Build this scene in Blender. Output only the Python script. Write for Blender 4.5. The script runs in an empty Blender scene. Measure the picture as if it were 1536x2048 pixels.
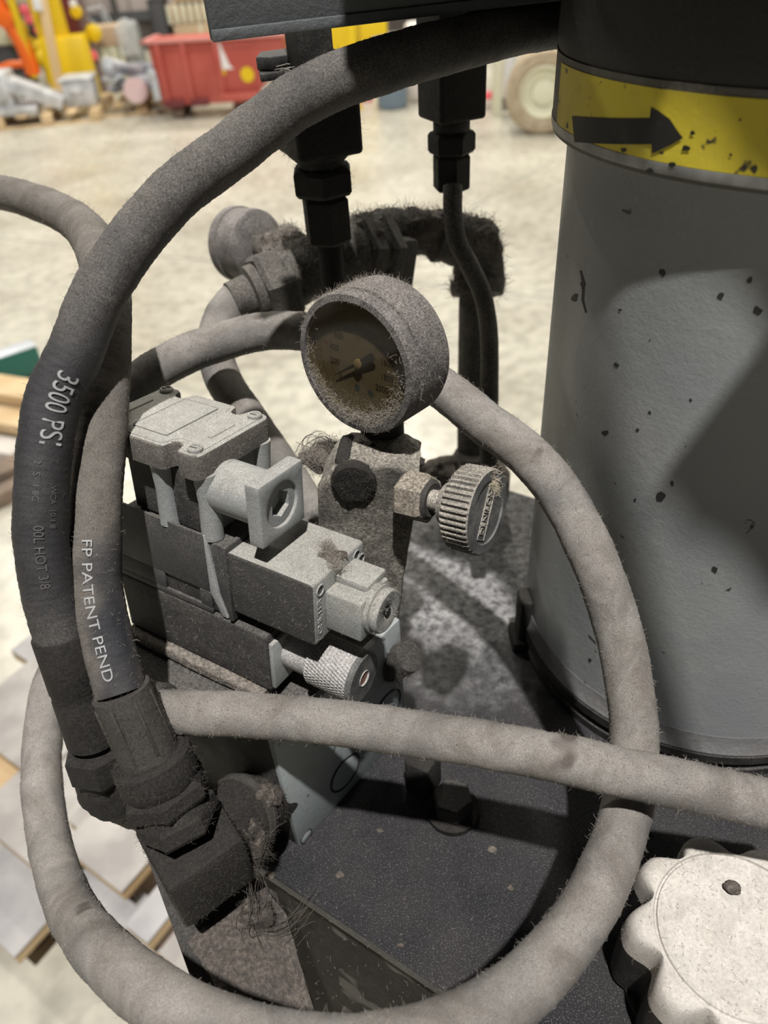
import bpy, bmesh, math, random
import numpy as np
from mathutils import Vector, Matrix, noise
random.seed(7); np.random.seed(7)
sc = bpy.context.scene
COL = sc.collection

# ------------------------------------------------------------------ camera
W_, H_ = 1536, 2048
F_ = 1480.0; CX, CY = 768.0, 1024.0
_n = Vector((900 - CX, -(2850 - CY), -F_)).normalized()
_up = -_n
_fw = Vector((0, 0, -1))
_Y = (_fw - _fw.dot(_up) * _up).normalized()
_X = _Y.cross(_up)
RM = Matrix((_X, _Y, _up))                       # camera axes -> world
cam_d = bpy.data.cameras.new('camera'); cam = bpy.data.objects.new('camera', cam_d); COL.objects.link(cam)
cam.matrix_world = RM.to_4x4()
cam_d.sensor_fit = 'VERTICAL'; cam_d.sensor_height = 36.0; cam_d.lens = F_ / H_ * 36.0
cam_d.clip_start = 0.01; cam_d.clip_end = 200
cam_d.dof.use_dof = True; cam_d.dof.focus_distance = 0.335; cam_d.dof.aperture_fstop = 8.5
sc.camera = cam

# ------------------------------------------------------------------ world, lamps, exposure
sc.view_settings.view_transform = 'Standard'; sc.view_settings.look = 'None'
sc.view_settings.gamma = 1.0; sc.view_settings.exposure = 0.0; sc.view_settings.use_curve_mapping = False
wd = bpy.data.worlds.new('hall_air'); sc.world = wd; wd.use_nodes = True
wd.node_tree.nodes['Background'].inputs[0].default_value = (0.95, 0.95, 1.0, 1)
wd.node_tree.nodes['Background'].inputs[1].default_value = 0.03

def V(*a): return Vector(a)
def lamp(name, loc, power, kind='POINT', size=0.1, color=(1, .97, .92)):
    l = bpy.data.lights.new(name, kind); l.energy = power; l.color = color
    if kind == 'POINT': l.shadow_soft_size = size
    else: l.shape = 'DISK'; l.size = size
    o = bpy.data.objects.new(name, l); o.location = loc; COL.objects.link(o); return o
FLOOR = -1.70
KEY = V(.24, -1.72, 5.7)
lamp('high_bay_lamp', KEY, 2950, size=0.075, color=(1, .975, .94))
for _x in (-7, 0, 7):
    for _y in (6.0, 10.0, 14.2):
        lamp('high_bay_lamp', (_x + .5, _y, 6.6), 285, 'AREA', 0.6, (1, .96, .86))

# ------------------------------------------------------------------ pixel helpers
def ray(x, y): return RM @ Vector(((x - CX) / F_, -(y - CY) / F_, -1.0))
def at(x, y, d): return ray(x, y) * d
def onz(x, y, z): r = ray(x, y); return r * (z / r.z)
def prj(p):
    c = RM.transposed() @ Vector(p); d = -c.z
    return CX + F_ * c.x / d, CY - F_ * c.y / d, d
def zat(p, y):
    lo, hi = FLOOR, 0.4
    for _ in range(50):
        m = (lo + hi) / 2
        if prj((p[0], p[1], m))[1] > y: lo = m
        else: hi = m
    return lo
def V(*a): return Vector(a)
UP = V(0, 0, 1)
def frame(o, u, v=None, w=UP):
    u = Vector(u).normalized()
    if v is None: v = Vector(w).cross(u).normalized()
    v = Vector(v).normalized(); w = u.cross(v).normalized()
    return Matrix(((u.x, v.x, w.x, o[0]), (u.y, v.y, w.y, o[1]), (u.z, v.z, w.z, o[2]), (0, 0, 0, 1)))
def axis_frame(o, n):
    """frame whose third axis is n"""
    n = Vector(n).normalized()
    a = UP if abs(n.z) < .9 else V(0, 1, 0)
    u = a.cross(n).normalized(); v = n.cross(u)
    return Matrix(((u.x, v.x, n.x, o[0]), (u.y, v.y, n.y, o[1]), (u.z, v.z, n.z, o[2]), (0, 0, 0, 1)))

# ------------------------------------------------------------------ mesh helpers
def NB(): return bmesh.new()
def merge(bm, b2, M=None):
    if M is not None: bmesh.ops.transform(b2, matrix=M, verts=b2.verts)
    me = bpy.data.meshes.new('t'); b2.to_mesh(me); bm.from_mesh(me); bpy.data.meshes.remove(me); b2.free(); return bm
def box(bm, M, u0, u1, v0, v1, w0, w1, bev=0.0, seg=2):
    b = NB(); bmesh.ops.create_cube(b, size=1)
    for q in b.verts:
        q.co = V((u0 + u1) / 2 + q.co.x * (u1 - u0), (v0 + v1) / 2 + q.co.y * (v1 - v0), (w0 + w1) / 2 + q.co.z * (w1 - w0))
    if bev: bmesh.ops.bevel(b, geom=b.edges[:], offset=bev, segments=seg, affect='EDGES', profile=.5)
    return merge(bm, b, M)
def prism(bm, M, poly, h0, h1, bev=0.0, seg=2, side=False):
    """poly in the frame's u,v plane, extruded along w"""
    b = NB()
    lo = [b.verts.new((x, y, h0)) for x, y in poly]; hi = [b.verts.new((x, y, h1)) for x, y in poly]
    b.faces.new(lo[::-1]); b.faces.new(hi); n = len(poly)
    for i in range(n): b.faces.new((lo[i], lo[(i + 1) % n], hi[(i + 1) % n], hi[i]))
    bmesh.ops.recalc_face_normals(b, faces=b.faces[:])
    if bev:
        es = b.edges[:] if side else [e for e in b.edges if abs(e.verts[0].co.z - e.verts[1].co.z) < 1e-9]
        bmesh.ops.bevel(b, geom=es, offset=bev, segments=seg, affect='EDGES', profile=.5)
    return merge(bm, b, M)
def ngon(r, n, ph=0.0): return [(r * math.cos(ph + 2 * math.pi * i / n), r * math.sin(ph + 2 * math.pi * i / n)) for i in range(n)]
def lathe(bm, M, prof, n=48, cap=True):
    """prof: (r, h) pairs along w"""
    b = NB(); rings = []
    for r, h in prof:
        rings.append([b.verts.new((r * math.cos(2 * math.pi * i / n), r * math.sin(2 * math.pi * i / n), h)) for i in range(n)] if r > 1e-7 else [b.verts.new((0, 0, h))])
    for a, c in zip(rings[:-1], rings[1:]):
        for i in range(n):
            j = (i + 1) % n
            if len(a) == 1 and len(c) == 1: continue
            if len(a) == 1: b.faces.new((a[0], c[i], c[j]))
            elif len(c) == 1: b.faces.new((a[j], a[i], c[0]))
            else: b.faces.new((a[i], a[j], c[j], c[i]))
    if cap:
        if len(rings[0]) > 1: b.faces.new(rings[0][::-1])
        if len(rings[-1]) > 1: b.faces.new(rings[-1])
    bmesh.ops.recalc_face_normals(b, faces=b.faces[:])
    return merge(bm, b, M)
def hexnut(bm, M, af, h0, h1, ph=0.0, ch=0.12):
    """hexagonal nut, af = across-corner radius, chamfered ends"""
    b = NB(); c = af * ch
    rs = [(af * .90, h0), (af, h0 + c), (af, h1 - c), (af * .90, h1)]
    rings = [[b.verts.new((x, y, h)) for x, y in ngon(r, 6, ph)] for r, h in rs]
    b.faces.new(rings[0][::-1]); b.faces.new(rings[-1])
    for a, d in zip(rings[:-1], rings[1:]):
        for i in range(6): b.faces.new((a[i], a[(i + 1) % 6], d[(i + 1) % 6], d[i]))
    bmesh.ops.recalc_face_normals(b, faces=b.faces[:])
    return merge(bm, b, M)
def spline(pts, step):
    """Catmull-Rom through pts resampled at equal steps"""
    P = [np.array(p, float) for p in pts]; P = [2 * P[0] - P[1]] + P + [2 * P[-1] - P[-2]]
    out = []
    for i in range(1, len(P) - 2):
        p0, p1, p2, p3 = P[i - 1:i + 3]
        for t in np.linspace(0, 1, 24, endpoint=False):
            out.append(.5 * (2 * p1 + (p2 - p0) * t + (2 * p0 - 5 * p1 + 4 * p2 - p3) * t * t + (3 * p1 - p0 - 3 * p2 + p3) * t ** 3))
    out.append(P[-2]); out = np.array(out)
    for _ in range(3): out[1:-1] = (out[:-2] + 2 * out[1:-1] + out[2:]) / 4
    s = np.concatenate([[0], np.cumsum(np.linalg.norm(np.diff(out, axis=0), axis=1))])
    n = max(2, int(s[-1] / step)); ss = np.linspace(0, s[-1], n + 1)
    return np.stack([np.interp(ss, s, out[:, k]) for k in range(3)], 1)
def frames_along(C):
    T = np.gradient(C, axis=0); T /= np.linalg.norm(T, axis=1)[:, None]
    n = np.array([0, 0, 1.]) if abs(T[0][2]) < .9 else np.array([1., 0, 0])
    N = []
    for t in T:
        n = n - t * n.dot(t); n /= np.linalg.norm(n); N.append(n.copy())
    N = np.array(N); return T, N, np.cross(T, N)
def tube(bm, C, r, n=24, ripple=None, cap=True):
    """r: number or array; ripple(i, a) -> radius offset"""
    C = np.array(C, float); T, N, B = frames_along(C)
    R = np.full(len(C), r) if np.isscalar(r) else np.array(r, float)
    b = NB(); rings = []
    for i in range(len(C)):
        ring = []
        for k in range(n):
            a = 2 * math.pi * k / n; rr = R[i] + (ripple(i, a) if ripple else 0)
            ring.append(b.verts.new(C[i] + rr * (math.cos(a) * N[i] + math.sin(a) * B[i])))
        rings.append(ring)
    for a, c in zip(rings[:-1], rings[1:]):
        for i in range(n): b.faces.new((a[i], a[(i + 1) % n], c[(i + 1) % n], c[i]))
    if cap: b.faces.new(rings[0][::-1]); b.faces.new(rings[-1])
    bmesh.ops.recalc_face_normals(b, faces=b.faces[:])
    return merge(bm, b)
def obj(name, bm, mat, parent=None, at_=None, smooth=True, ang=35):
    """one mesh object from a bmesh in world coordinates"""
    if parent is not None: o0 = Vector(parent['_w'])
    elif at_ is not None: o0 = Vector(at_)
    else:
        cs = [v.co for v in bm.verts]; o0 = V(sum(c.x for c in cs) / len(cs), sum(c.y for c in cs) / len(cs), min(c.z for c in cs))
    bmesh.ops.translate(bm, verts=bm.verts, vec=-o0)
    me = bpy.data.meshes.new(name); bm.to_mesh(me); bm.free()
    me.materials.append(mat)
    if smooth:
        me.shade_smooth()
        try: me.set_sharp_from_angle(angle=math.radians(ang))
        except Exception: pass
    o = bpy.data.objects.new(name, me); COL.objects.link(o)
    if parent is not None: o.parent = parent
    else: o.location = o0
    o['_w'] = tuple(o0)
    return o
def thing(name, label, cat, loc, group=None):
    o = bpy.data.objects.new(name, None); o.empty_display_size = .01; COL.objects.link(o); o.location = loc
    o['_w'] = tuple(loc); o['label'] = label; o['category'] = cat
    if group: o['group'] = group
    return o
def tag(o, label, cat, group=None):
    o['label'] = label; o['category'] = cat
    if group: o['group'] = group
    return o
def copy_thing(root, delta):
    r = root.copy(); COL.objects.link(r); r.location = root.location + Vector(delta)
    for ch in list(root.children):
        c = ch.copy(); COL.objects.link(c); c.parent = r
        for g in ch.children: d = g.copy(); COL.objects.link(d); d.parent = c
    return r

# ------------------------------------------------------------------ materials
def mat(name, base, rough=.6, metal=0., dust=None, dust_amt=0., up=0.35, scale=1.0, patch=60., bump=.0004, fine=900., base2=None, spot=None, spec=.35, wear=None, clean=False, drift=None, grain=1., patchy=.35, mott=.2):
    """painted / rubber / metal surface with a dust coat: dust gathers in noisy patches and on faces that look up"""
    m = bpy.data.materials.new(name); m.use_nodes = True; nt = m.node_tree; N = nt.nodes; L = nt.links
    p = N['Principled BSDF']; p.inputs['Roughness'].default_value = rough; p.inputs['Metallic'].default_value = metal
    p.inputs['Specular IOR Level'].default_value = spec
    tc = N.new('ShaderNodeTexCoord')
    def nz(s, det=4., ro=.6, dist=0.):
        n = N.new('ShaderNodeTexNoise'); n.inputs['Scale'].default_value = s * scale; n.inputs['Detail'].default_value = det
        n.inputs['Roughness'].default_value = ro; n.inputs['Distortion'].default_value = dist
        L.new(tc.outputs['Object'], n.inputs['Vector']); return n.outputs['Fac']
    def mr(v, a, b, c=0., d=1.):
        n = N.new('ShaderNodeMapRange'); n.inputs[1].default_value = a; n.inputs[2].default_value = b; n.inputs[3].default_value = c; n.inputs[4].default_value = d
        L.new(v, n.inputs[0]); return n.outputs[0]
    def mix(f, a, b):
        n = N.new('ShaderNodeMix'); n.data_type = 'RGBA'
        if hasattr(f, 'links'): L.new(f, n.inputs[0])
        else: n.inputs[0].default_value = f
        for s, c in ((n.inputs[6], a), (n.inputs[7], b)):
            if hasattr(c, 'links'): L.new(c, s)
            else: s.default_value = (*c, 1)
        return n.outputs[2]
    def ma(op, a, b):
        n = N.new('ShaderNodeMath'); n.operation = op; n.use_clamp = True
        for s, c in ((n.inputs[0], a), (n.inputs[1], b)):
            if hasattr(c, 'links'): L.new(c, s)
            else: s.default_value = c
        return n.outputs[0]
    fz = nz(fine, 5., .75); pz = nz(patch, 5., .6)
    col = base
    if base2: col = mix(mr(pz, .4, .62), base, base2)
    if wear:                                        # chips / scratches: (colour, scale, threshold)
        col = mix(mr(nz(wear[1], 3., .5, .6), wear[2], wear[2] + .03), col, wear[0])
    if dust:
        g = N.new('ShaderNodeNewGeometry'); sx = N.new('ShaderNodeSeparateXYZ'); L.new(g.outputs['Normal'], sx.inputs[0])
        upf = mr(sx.outputs[2], -.35, .9, 0., up)
        f = ma('ADD', mr(pz, .25, .75, -patchy + dust_amt, patchy + dust_amt), upf)
        f = ma('MULTIPLY', f, mr(fz, .3, .62, 1 - .65 * grain, 1 + .25 * grain))
        d2 = mix(mr(fz, .34, .66), tuple(c * (1 - .5 * grain) for c in dust), tuple(min(1, c * (1 + .45 * grain)) for c in dust))
        tone = N.new('ShaderNodeMix'); tone.data_type = 'RGBA'; tone.blend_type = 'MULTIPLY'; tone.inputs[0].default_value = 1.
        L.new(d2, tone.inputs[6]); L.new(mix(mr(nz(patch * 1.7, 5., .65, .8), .36, .60), tuple(1 - (1 - c) * mott for c in (.60, .56, .53)), (1.12, 1.12, 1.13)), tone.inputs[7]); d2 = tone.outputs[2]
        if clean:
            at_ = N.new('ShaderNodeAttribute'); at_.attribute_name = 'wiped'
            f = ma('MULTIPLY', f, ma('SUBTRACT', 1., ma('MULTIPLY', at_.outputs['Fac'], mr(pz, .3, .6, .75, 1.))))
        col = mix(f, col, d2)
        L.new(mr(f, 0, 1, rough, .95), p.inputs['Roughness'])
        if metal: L.new(mr(f, 0, .6, metal, 0.), p.inputs['Metallic'])
    if drift:                                       # a drift of settled dust: (centre, radius, colour)
        vm = N.new('ShaderNodeVectorMath'); vm.operation = 'DISTANCE'; L.new(tc.outputs['Object'], vm.inputs[0]); vm.inputs[1].default_value = drift[0]
        dn = N.new('ShaderNodeMath'); dn.operation = 'MULTIPLY_ADD'; L.new(nz(26, 6., .65), dn.inputs[0]); dn.inputs[1].default_value = -.16; L.new(vm.outputs['Value'], dn.inputs[2])
        fd = ma('MULTIPLY', mr(dn.outputs[0], drift[1] - .08, drift[1] * .45 - .08), mr(nz(160, 5., .7), .36, .62, .1, 1.))
        col = mix(fd, col, mix(mr(fz, .3, .7), tuple(c * .7 for c in drift[2]), tuple(c * 1.3 for c in drift[2])))
    if spot: col = mix(mr(nz(spot[1], 2., .5), spot[2], spot[2] + .04), col, spot[0])
    if hasattr(col, 'links'): L.new(col, p.inputs['Base Color'])
    else: p.inputs['Base Color'].default_value = (*col, 1)
    if bump:
        b = N.new('ShaderNodeBump'); b.inputs['Strength'].default_value = 1.; b.inputs['Distance'].default_value = bump
        h = N.new('ShaderNodeMath'); h.operation = 'MULTIPLY_ADD'; L.new(fz, h.inputs[0]); h.inputs[1].default_value = 1.; L.new(nz(fine * .28, 3., .6), h.inputs[2])
        L.new(h.outputs[0], b.inputs['Height']); L.new(b.outputs[0], p.inputs['Normal'])
    return m
def plain(name, c, rough=.7, metal=0., c2=None, s=3., bump=0., emis=None):
    m = bpy.data.materials.new(name); m.use_nodes = True; nt = m.node_tree; p = nt.nodes['Principled BSDF']
    p.inputs['Base Color'].default_value = (*c, 1); p.inputs['Roughness'].default_value = rough; p.inputs['Metallic'].default_value = metal
    if c2:
        tc = nt.nodes.new('ShaderNodeTexCoord'); n = nt.nodes.new('ShaderNodeTexNoise'); n.inputs['Scale'].default_value = s; n.inputs['Detail'].default_value = 6
        r = nt.nodes.new('ShaderNodeValToRGB'); r.color_ramp.elements[0].position = .38; r.color_ramp.elements[1].position = .62
        r.color_ramp.elements[0].color = (*c, 1); r.color_ramp.elements[1].color = (*c2, 1)
        nt.links.new(tc.outputs['Object'], n.inputs['Vector']); nt.links.new(n.outputs['Fac'], r.inputs[0]); nt.links.new(r.outputs[0], p.inputs['Base Color'])
        if bump:
            b = nt.nodes.new('ShaderNodeBump'); b.inputs['Distance'].default_value = bump; nt.links.new(n.outputs['Fac'], b.inputs['Height']); nt.links.new(b.outputs[0], p.inputs['Normal'])
    return m
_C0 = V(*onz(222, 1550, -.40)); _dc = onz(905, 1130, -.40)
DRIFT = [(0, 0, 0), .135, (.37, .365, .365)]
DUST = (.30, .275, .245); DUSTL = (.29, .28, .255); DUSTD = (.13, .117, .103)
M_rub = mat('black_rubber_dusty', (.020, .020, .023), .5, clean=True, dust=(.115, .105, .094), dust_amt=.42, up=.50, bump=.00025, patch=38, fine=1300)
M_rub_clean = mat('black_rubber', (.017, .017, .02), .45, dust=(.11, .10, .095), dust_amt=.02, up=.25, bump=.0003, patch=30, fine=1300)
M_rub2 = mat('grey_brown_rubber', (.022, .022, .026), .5, clean=True, dust=(.145, .131, .115), dust_amt=.85, up=.42, bump=.00022, patch=26, fine=2200, grain=.8, patchy=.5, mott=.6)
M_rub3 = mat('grey_rubber_pale', (.085, .085, .085), .6, dust=(.225, .208, .188), dust_amt=.50, up=.50, bump=.00022, patch=22, fine=2300, grain=.8, patchy=.75, mott=.72, spot=((.10, .085, .075), 34, .68))
M_fit_rear = mat('dark_fitting_dusty', (.03, .028, .026), .5, .2, dust=(.11, .10, .088), dust_amt=.5, up=.4, bump=.0005, patch=70, fine=800)
M_fit = mat('dark_fitting', (.008, .0076, .0072), .5, .3, dust=(.024, .021, .0185), dust_amt=.48, up=.4, bump=.0005, patch=70, fine=800)
M_fitdark = mat('black_fitting', (.016, .016, .016), .5, .3, dust=(.07, .064, .058), dust_amt=.2, up=.45, bump=.0003, patch=60, fine=900)
M_crimp = mat('crimp_steel', (.055, .05, .046), .42, .6, dust=(.045, .040, .035), dust_amt=.3, up=.35, bump=.0004, patch=55, fine=800)
M_blue = mat('pale_blue_enamel', (.235, .255, .262), .45, dust=DUSTL, dust_amt=.16, up=.80, bump=.00022, patch=60, fine=1500)
M_blue_t = mat('pale_blue_enamel_dusted', (.21, .235, .24), .5, dust=(.30, .285, .255), dust_amt=.40, up=.7, bump=.00025, patch=60, fine=1600)
M_man = mat('pale_blue_manifold', (.30, .34, .35), .45, dust=(.26, .25, .235), dust_amt=.02, up=.7, bump=.00012, patch=60, fine=900, spot=((.12, .12, .11), 90, .68))
M_black = mat('black_casting', (.022, .022, .023), .5, .1, dust=(.08, .074, .067), dust_amt=.22, up=.75, bump=.0006, patch=80, fine=700)
M_body = mat('black_valve_body', (.035, .037, .040), .5, .1, dust=(.085, .078, .07), dust_amt=.10, up=.85, bump=.0003, patch=70, fine=900)
M_plate = mat('black_textured_plate', (.018, .018, .021), .42, dust=(.034, .030, .030), dust_amt=.18, up=.16, bump=.0009, patch=20, fine=1250, spec=.45, base2=(.03, .028, .03), drift=DRIFT, spot=((.13, .13, .135), 1500, .60))  # pale spots paint the sparkle of the rough coat into its colour
M_pdust = mat('pale_dust_drift', (.09, .085, .083), .9, dust=(.30, .30, .305), dust_amt=.42, up=.25, bump=.0015, patch=34, fine=300)
M_side = mat('tank_side_paint', (.010, .0095, .009), .75, spec=.15, dust=(.04, .032, .026), dust_amt=.3, up=.3, bump=.001, patch=34, fine=300, spot=((.09, .085, .075), 30, .62))
M_motor = mat('grey_motor_paint', (.27, .285, .29), .42, dust=(.24, .235, .22), dust_amt=.02, up=.5, bump=.00018, patch=18, fine=500, wear=((.02, .018, .015), 75, .70), base2=(.31, .325, .325))
M_motor_l = mat('pale_motor_base', (.19, .195, .20), .6, dust=(.15, .14, .13), dust_amt=.3, up=.4, bump=.0005, patch=60, fine=400)
M_dome = mat('dark_motor_end', (.022, .021, .019), .5, dust=(.05, .045, .04), dust_amt=.2, up=.1, bump=.0002, patch=30, fine=500)
M_beam = mat('dark_grey_beam', (.10, .108, .112), .45, dust=(.07, .075, .075), dust_amt=.05, up=.2, bump=.0005, patch=40, fine=420, spot=((.16, .2, .2), 240, .74))
M_gauge = mat('gauge_case', (.025, .025, .027), .5, .2, dust=(.22, .20, .185), dust_amt=.42, up=.42, bump=.0004, patch=60, fine=1200)
M_dialm = mat('aged_dial', (.19, .155, .10), .6, dust=(.13, .11, .07), dust_amt=.25, up=.1, bump=0, patch=30, fine=300)
M_ink = plain('dial_ink', (.03, .025, .02), .6)
M_inkr = plain('dial_red_ink', (.17, .05, .03), .6)
M_print = plain('pale_hose_print', (.27, .27, .27), .6)
M_print2 = plain('faded_hose_print', (.085, .08, .078), .6)
M_brass = plain('dull_brass', (.40, .30, .16), .5, .4)
M_copper = plain('copper_plug', (.28, .13, .09), .5, .3, (.2, .1, .08), 900)
M_knob = mat('knob_plastic', (.05, .052, .055), .5, dust=(.36, .33, .28), dust_amt=.26, up=.60, bump=.0004, patch=60, fine=1300)
M_knobf = mat('knob_face', (.05, .053, .057), .45, dust=(.25, .24, .21), dust_amt=.10, up=.2, bump=.0002, patch=90, fine=1500)
M_knurl = mat('knurled_steel', (.12, .12, .12), .4, .5, dust=(.36, .345, .33), dust_amt=.45, up=.5, bump=.0001, patch=60, fine=1500)
M_wedge = mat('dusty_casting', (.06, .058, .053), .7, dust=(.36, .33, .28), dust_amt=.30, up=.5, bump=.0016, patch=38, fine=620, patchy=.6, base2=(.05, .047, .043))
M_cap = mat('dusted_filler_cap', (.34, .32, .30), .55, dust=(.46, .43, .39), dust_amt=.5, up=.4, bump=.0002, patch=40, fine=700, grain=.3)
M_capd = mat('black_cap_skirt', (.014, .013, .012), .5, dust=(.06, .05, .045), dust_amt=.1, up=.4, bump=.0003, patch=50, fine=700)
M_fuzz = mat('lint_brown', (.05, .042, .035), .95, dust=(.13, .112, .095), dust_amt=.3, up=.3, bump=.001, patch=90, fine=600)
M_fuzz2 = mat('lint_grey_brown', (.08, .07, .06), .95, dust=(.19, .17, .148), dust_amt=.35, up=.3, bump=.001, patch=90, fine=600)
M_fib = plain('lint_fibre', (.25, .225, .195), .9)
M_fibd = plain('dark_lint_fibre', (.062, .053, .045), .9)
M_fibl = plain('pale_lint_fibre', (.50, .44, .34), .9)
M_yel = mat('yellow_label', (.66, .54, .045), .45, dust=(.25, .22, .10), dust_amt=-.05, up=.3, bump=.0001, patch=50, fine=600, spot=((.05, .045, .03), 130, .66))
M_arrow = mat('label_black', (.02, .02, .018), .5, dust=(.13, .12, .06), dust_amt=.02, up=.1, bump=0, patch=70, fine=300)

# ------------------------------------------------------------------ lint fibres
def surface_samples(objs, n, bias=1.0):
    P = []; 
    tris = []; area = []
    for o in objs:
        me = o.data; me.calc_loop_triangles(); w = Vector(o['_w'])
        for t in me.loop_triangles:
            a, b, c = [me.vertices[i].co + w for i in t.vertices]; nr = t.normal
            tris.append((a, b, c, nr)); area.append(t.area * max(.05, .35 + bias * nr.z) if bias else t.area)
    area = np.array(area); area /= area.sum()
    idx = np.random.choice(len(tris), n, p=area)
    for i in idx:
        a, b, c, nr = tris[i]; r1 = math.sqrt(random.random()); r2 = random.random()
        P.append((a * (1 - r1) + b * (r1 * (1 - r2)) + c * (r1 * r2), nr))
    return P
def fibres(name, samples, length, parent, m=None, rad=.000078, curl=1.0, lie=.6, seg=4):
    vs = []; fs = []
    for p, nr in samples:
        L_ = length * (.35 + 1.3 * random.random() ** 2)
        d = (nr * (1 - lie * random.random()) + V(*np.random.normal(size=3)) * .8).normalized()
        q = p - d * .0002; base = len(vs)
        side = d.orthogonal().normalized()
        for s in range(seg + 1):
            oth = d.cross(side).normalized(); rr = rad * (1 - .6 * s / seg)
            for k in range(3):
                a = k * 2.094; vs.append(q + side * (rr * math.cos(a)) + oth * (rr * math.sin(a)))
            d = (d + V(*np.random.normal(size=3)) * .55 * curl).normalized(); q = q + d * (L_ / seg)
            side = (side - d * side.dot(d)); side = side.normalized() if side.length > 1e-6 else d.orthogonal()
        for s in range(seg):
            for k in range(3):
                a = base + s * 3 + k; b = base + s * 3 + (k + 1) % 3; fs.append((a, b, b + 3, a + 3))
    w = Vector(parent['_w']) if parent is not None else V(0, 0, 0)
    me = bpy.data.meshes.new(name); me.from_pydata([v - w for v in vs], [], fs); me.materials.append(m or M_fib)
    o = bpy.data.objects.new(name, me); COL.objects.link(o)
    if parent is not None: o.parent = parent
    o['kind'] = 'stuff'; o['_w'] = tuple(w)
    return o
def lump(bm, c, rx, ry=None, rz=None, amp=.25, fr=80, n=3):
    b = NB(); bmesh.ops.create_icosphere(b, subdivisions=n, radius=1.)
    ry = ry or rx; rz = rz or rx
    for v in b.verts:
        q = V(v.co.x * rx, v.co.y * ry, v.co.z * rz) ; k = 1 + amp * noise.noise((q + Vector(c)) * fr) + amp * .5 * noise.noise((q + Vector(c)) * fr * 2.7)
        v.co = Vector(c) + q * k
    return merge(bm, b)
def roughen(bm, amp, fr):
    bm.normal_update()
    for v in bm.verts: v.co += v.normal * (amp * noise.noise(v.co * fr) + amp * .5 * noise.noise(v.co * fr * 2.5))
def subdiv(bm, cuts): bmesh.ops.subdivide_edges(bm, edges=bm.edges[:], cuts=cuts, use_grid_fill=True)

# ------------------------------------------------------------------ text
def text_mesh(s, size, ext=0.0, res=3):
    cu = bpy.data.curves.new('t', 'FONT'); cu.body = s; cu.size = size; cu.extrude = ext; cu.align_x = 'CENTER'; cu.align_y = 'CENTER'; cu.resolution_u = res
    o = bpy.data.objects.new('t', cu); COL.objects.link(o); bpy.context.view_layer.update()
    me = bpy.data.meshes.new_from_object(o.evaluated_get(bpy.context.evaluated_depsgraph_get()))
    COL.objects.unlink(o); bpy.data.objects.remove(o); bpy.data.curves.remove(cu)
    b = NB(); b.from_mesh(me); bpy.data.meshes.remove(me); return b
def flat_text(bm, s, size, M, ext=.0002, sx=1.0):
    b = text_mesh(s, size, ext)
    for v in b.verts: v.co.x *= sx
    return merge(bm, b, M)

# =================================================================== SETTING
def concrete():
    m = bpy.data.materials.new('sealed_concrete'); m.use_nodes = True; nt = m.node_tree; N = nt.nodes; L = nt.links; p = N['Principled BSDF']
    tc = N.new('ShaderNodeTexCoord')
    def nz(s, d=6.):
        n = N.new('ShaderNodeTexNoise'); n.inputs['Scale'].default_value = s; n.inputs['Detail'].default_value = d; L.new(tc.outputs['Object'], n.inputs['Vector']); return n.outputs['Fac']
    r = N.new('ShaderNodeValToRGB'); e = r.color_ramp.elements; e[0].position = .3; e[0].color = (.40, .37, .30, 1); e[1].position = .7; e[1].color = (.60, .57, .48, 1)
    L.new(nz(1.3), r.inputs[0]); r2 = N.new('ShaderNodeValToRGB'); e = r2.color_ramp.elements; e[0].position = .35; e[0].color = (.72, .72, .72, 1); e[1].position = .6; e[1].color = (1, 1, 1, 1)
    L.new(nz(14), r2.inputs[0]); x = N.new('ShaderNodeMix'); x.data_type = 'RGBA'; x.blend_type = 'MULTIPLY'; x.inputs[0].default_value = 1
    L.new(r.outputs[0], x.inputs[6]); L.new(r2.outputs[0], x.inputs[7]); L.new(x.outputs[2], p.inputs['Base Color'])
    q = N.new('ShaderNodeMapRange'); q.inputs[1].default_value = .3; q.inputs[2].default_value = .7; q.inputs[3].default_value = .22; q.inputs[4].default_value = .42
    L.new(nz(2.2), q.inputs[0]); L.new(q.outputs[0], p.inputs['Roughness']); p.inputs['Specular IOR Level'].default_value = .6
    return m
b = NB(); box(b, Matrix.Identity(4), -14, 12, -4, 22, FLOOR - .2, FLOOR)
fl = obj('floor', b, concrete(), at_=(0, 0, FLOOR)); fl['kind'] = 'structure'
# saw-cut joints in the floor
M_joint = plain('floor_joint', (.30, .29, .26), .6)
def floor_strip(p, q, w, m):
    p, q = Vector(p), Vector(q); d = (q - p); f = frame(p, d); b = NB(); box(b, f, 0, d.length, -w / 2, w / 2, .0, .002)
    o = obj('trim_1', b, m); o['kind'] = 'structure'; return o
floor_strip(onz(450, 700, FLOOR), onz(1110, 320, FLOOR), .015, M_joint)
floor_strip(onz(-60, 470, FLOOR), onz(1500, 640, FLOOR), .012, M_joint)

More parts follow.
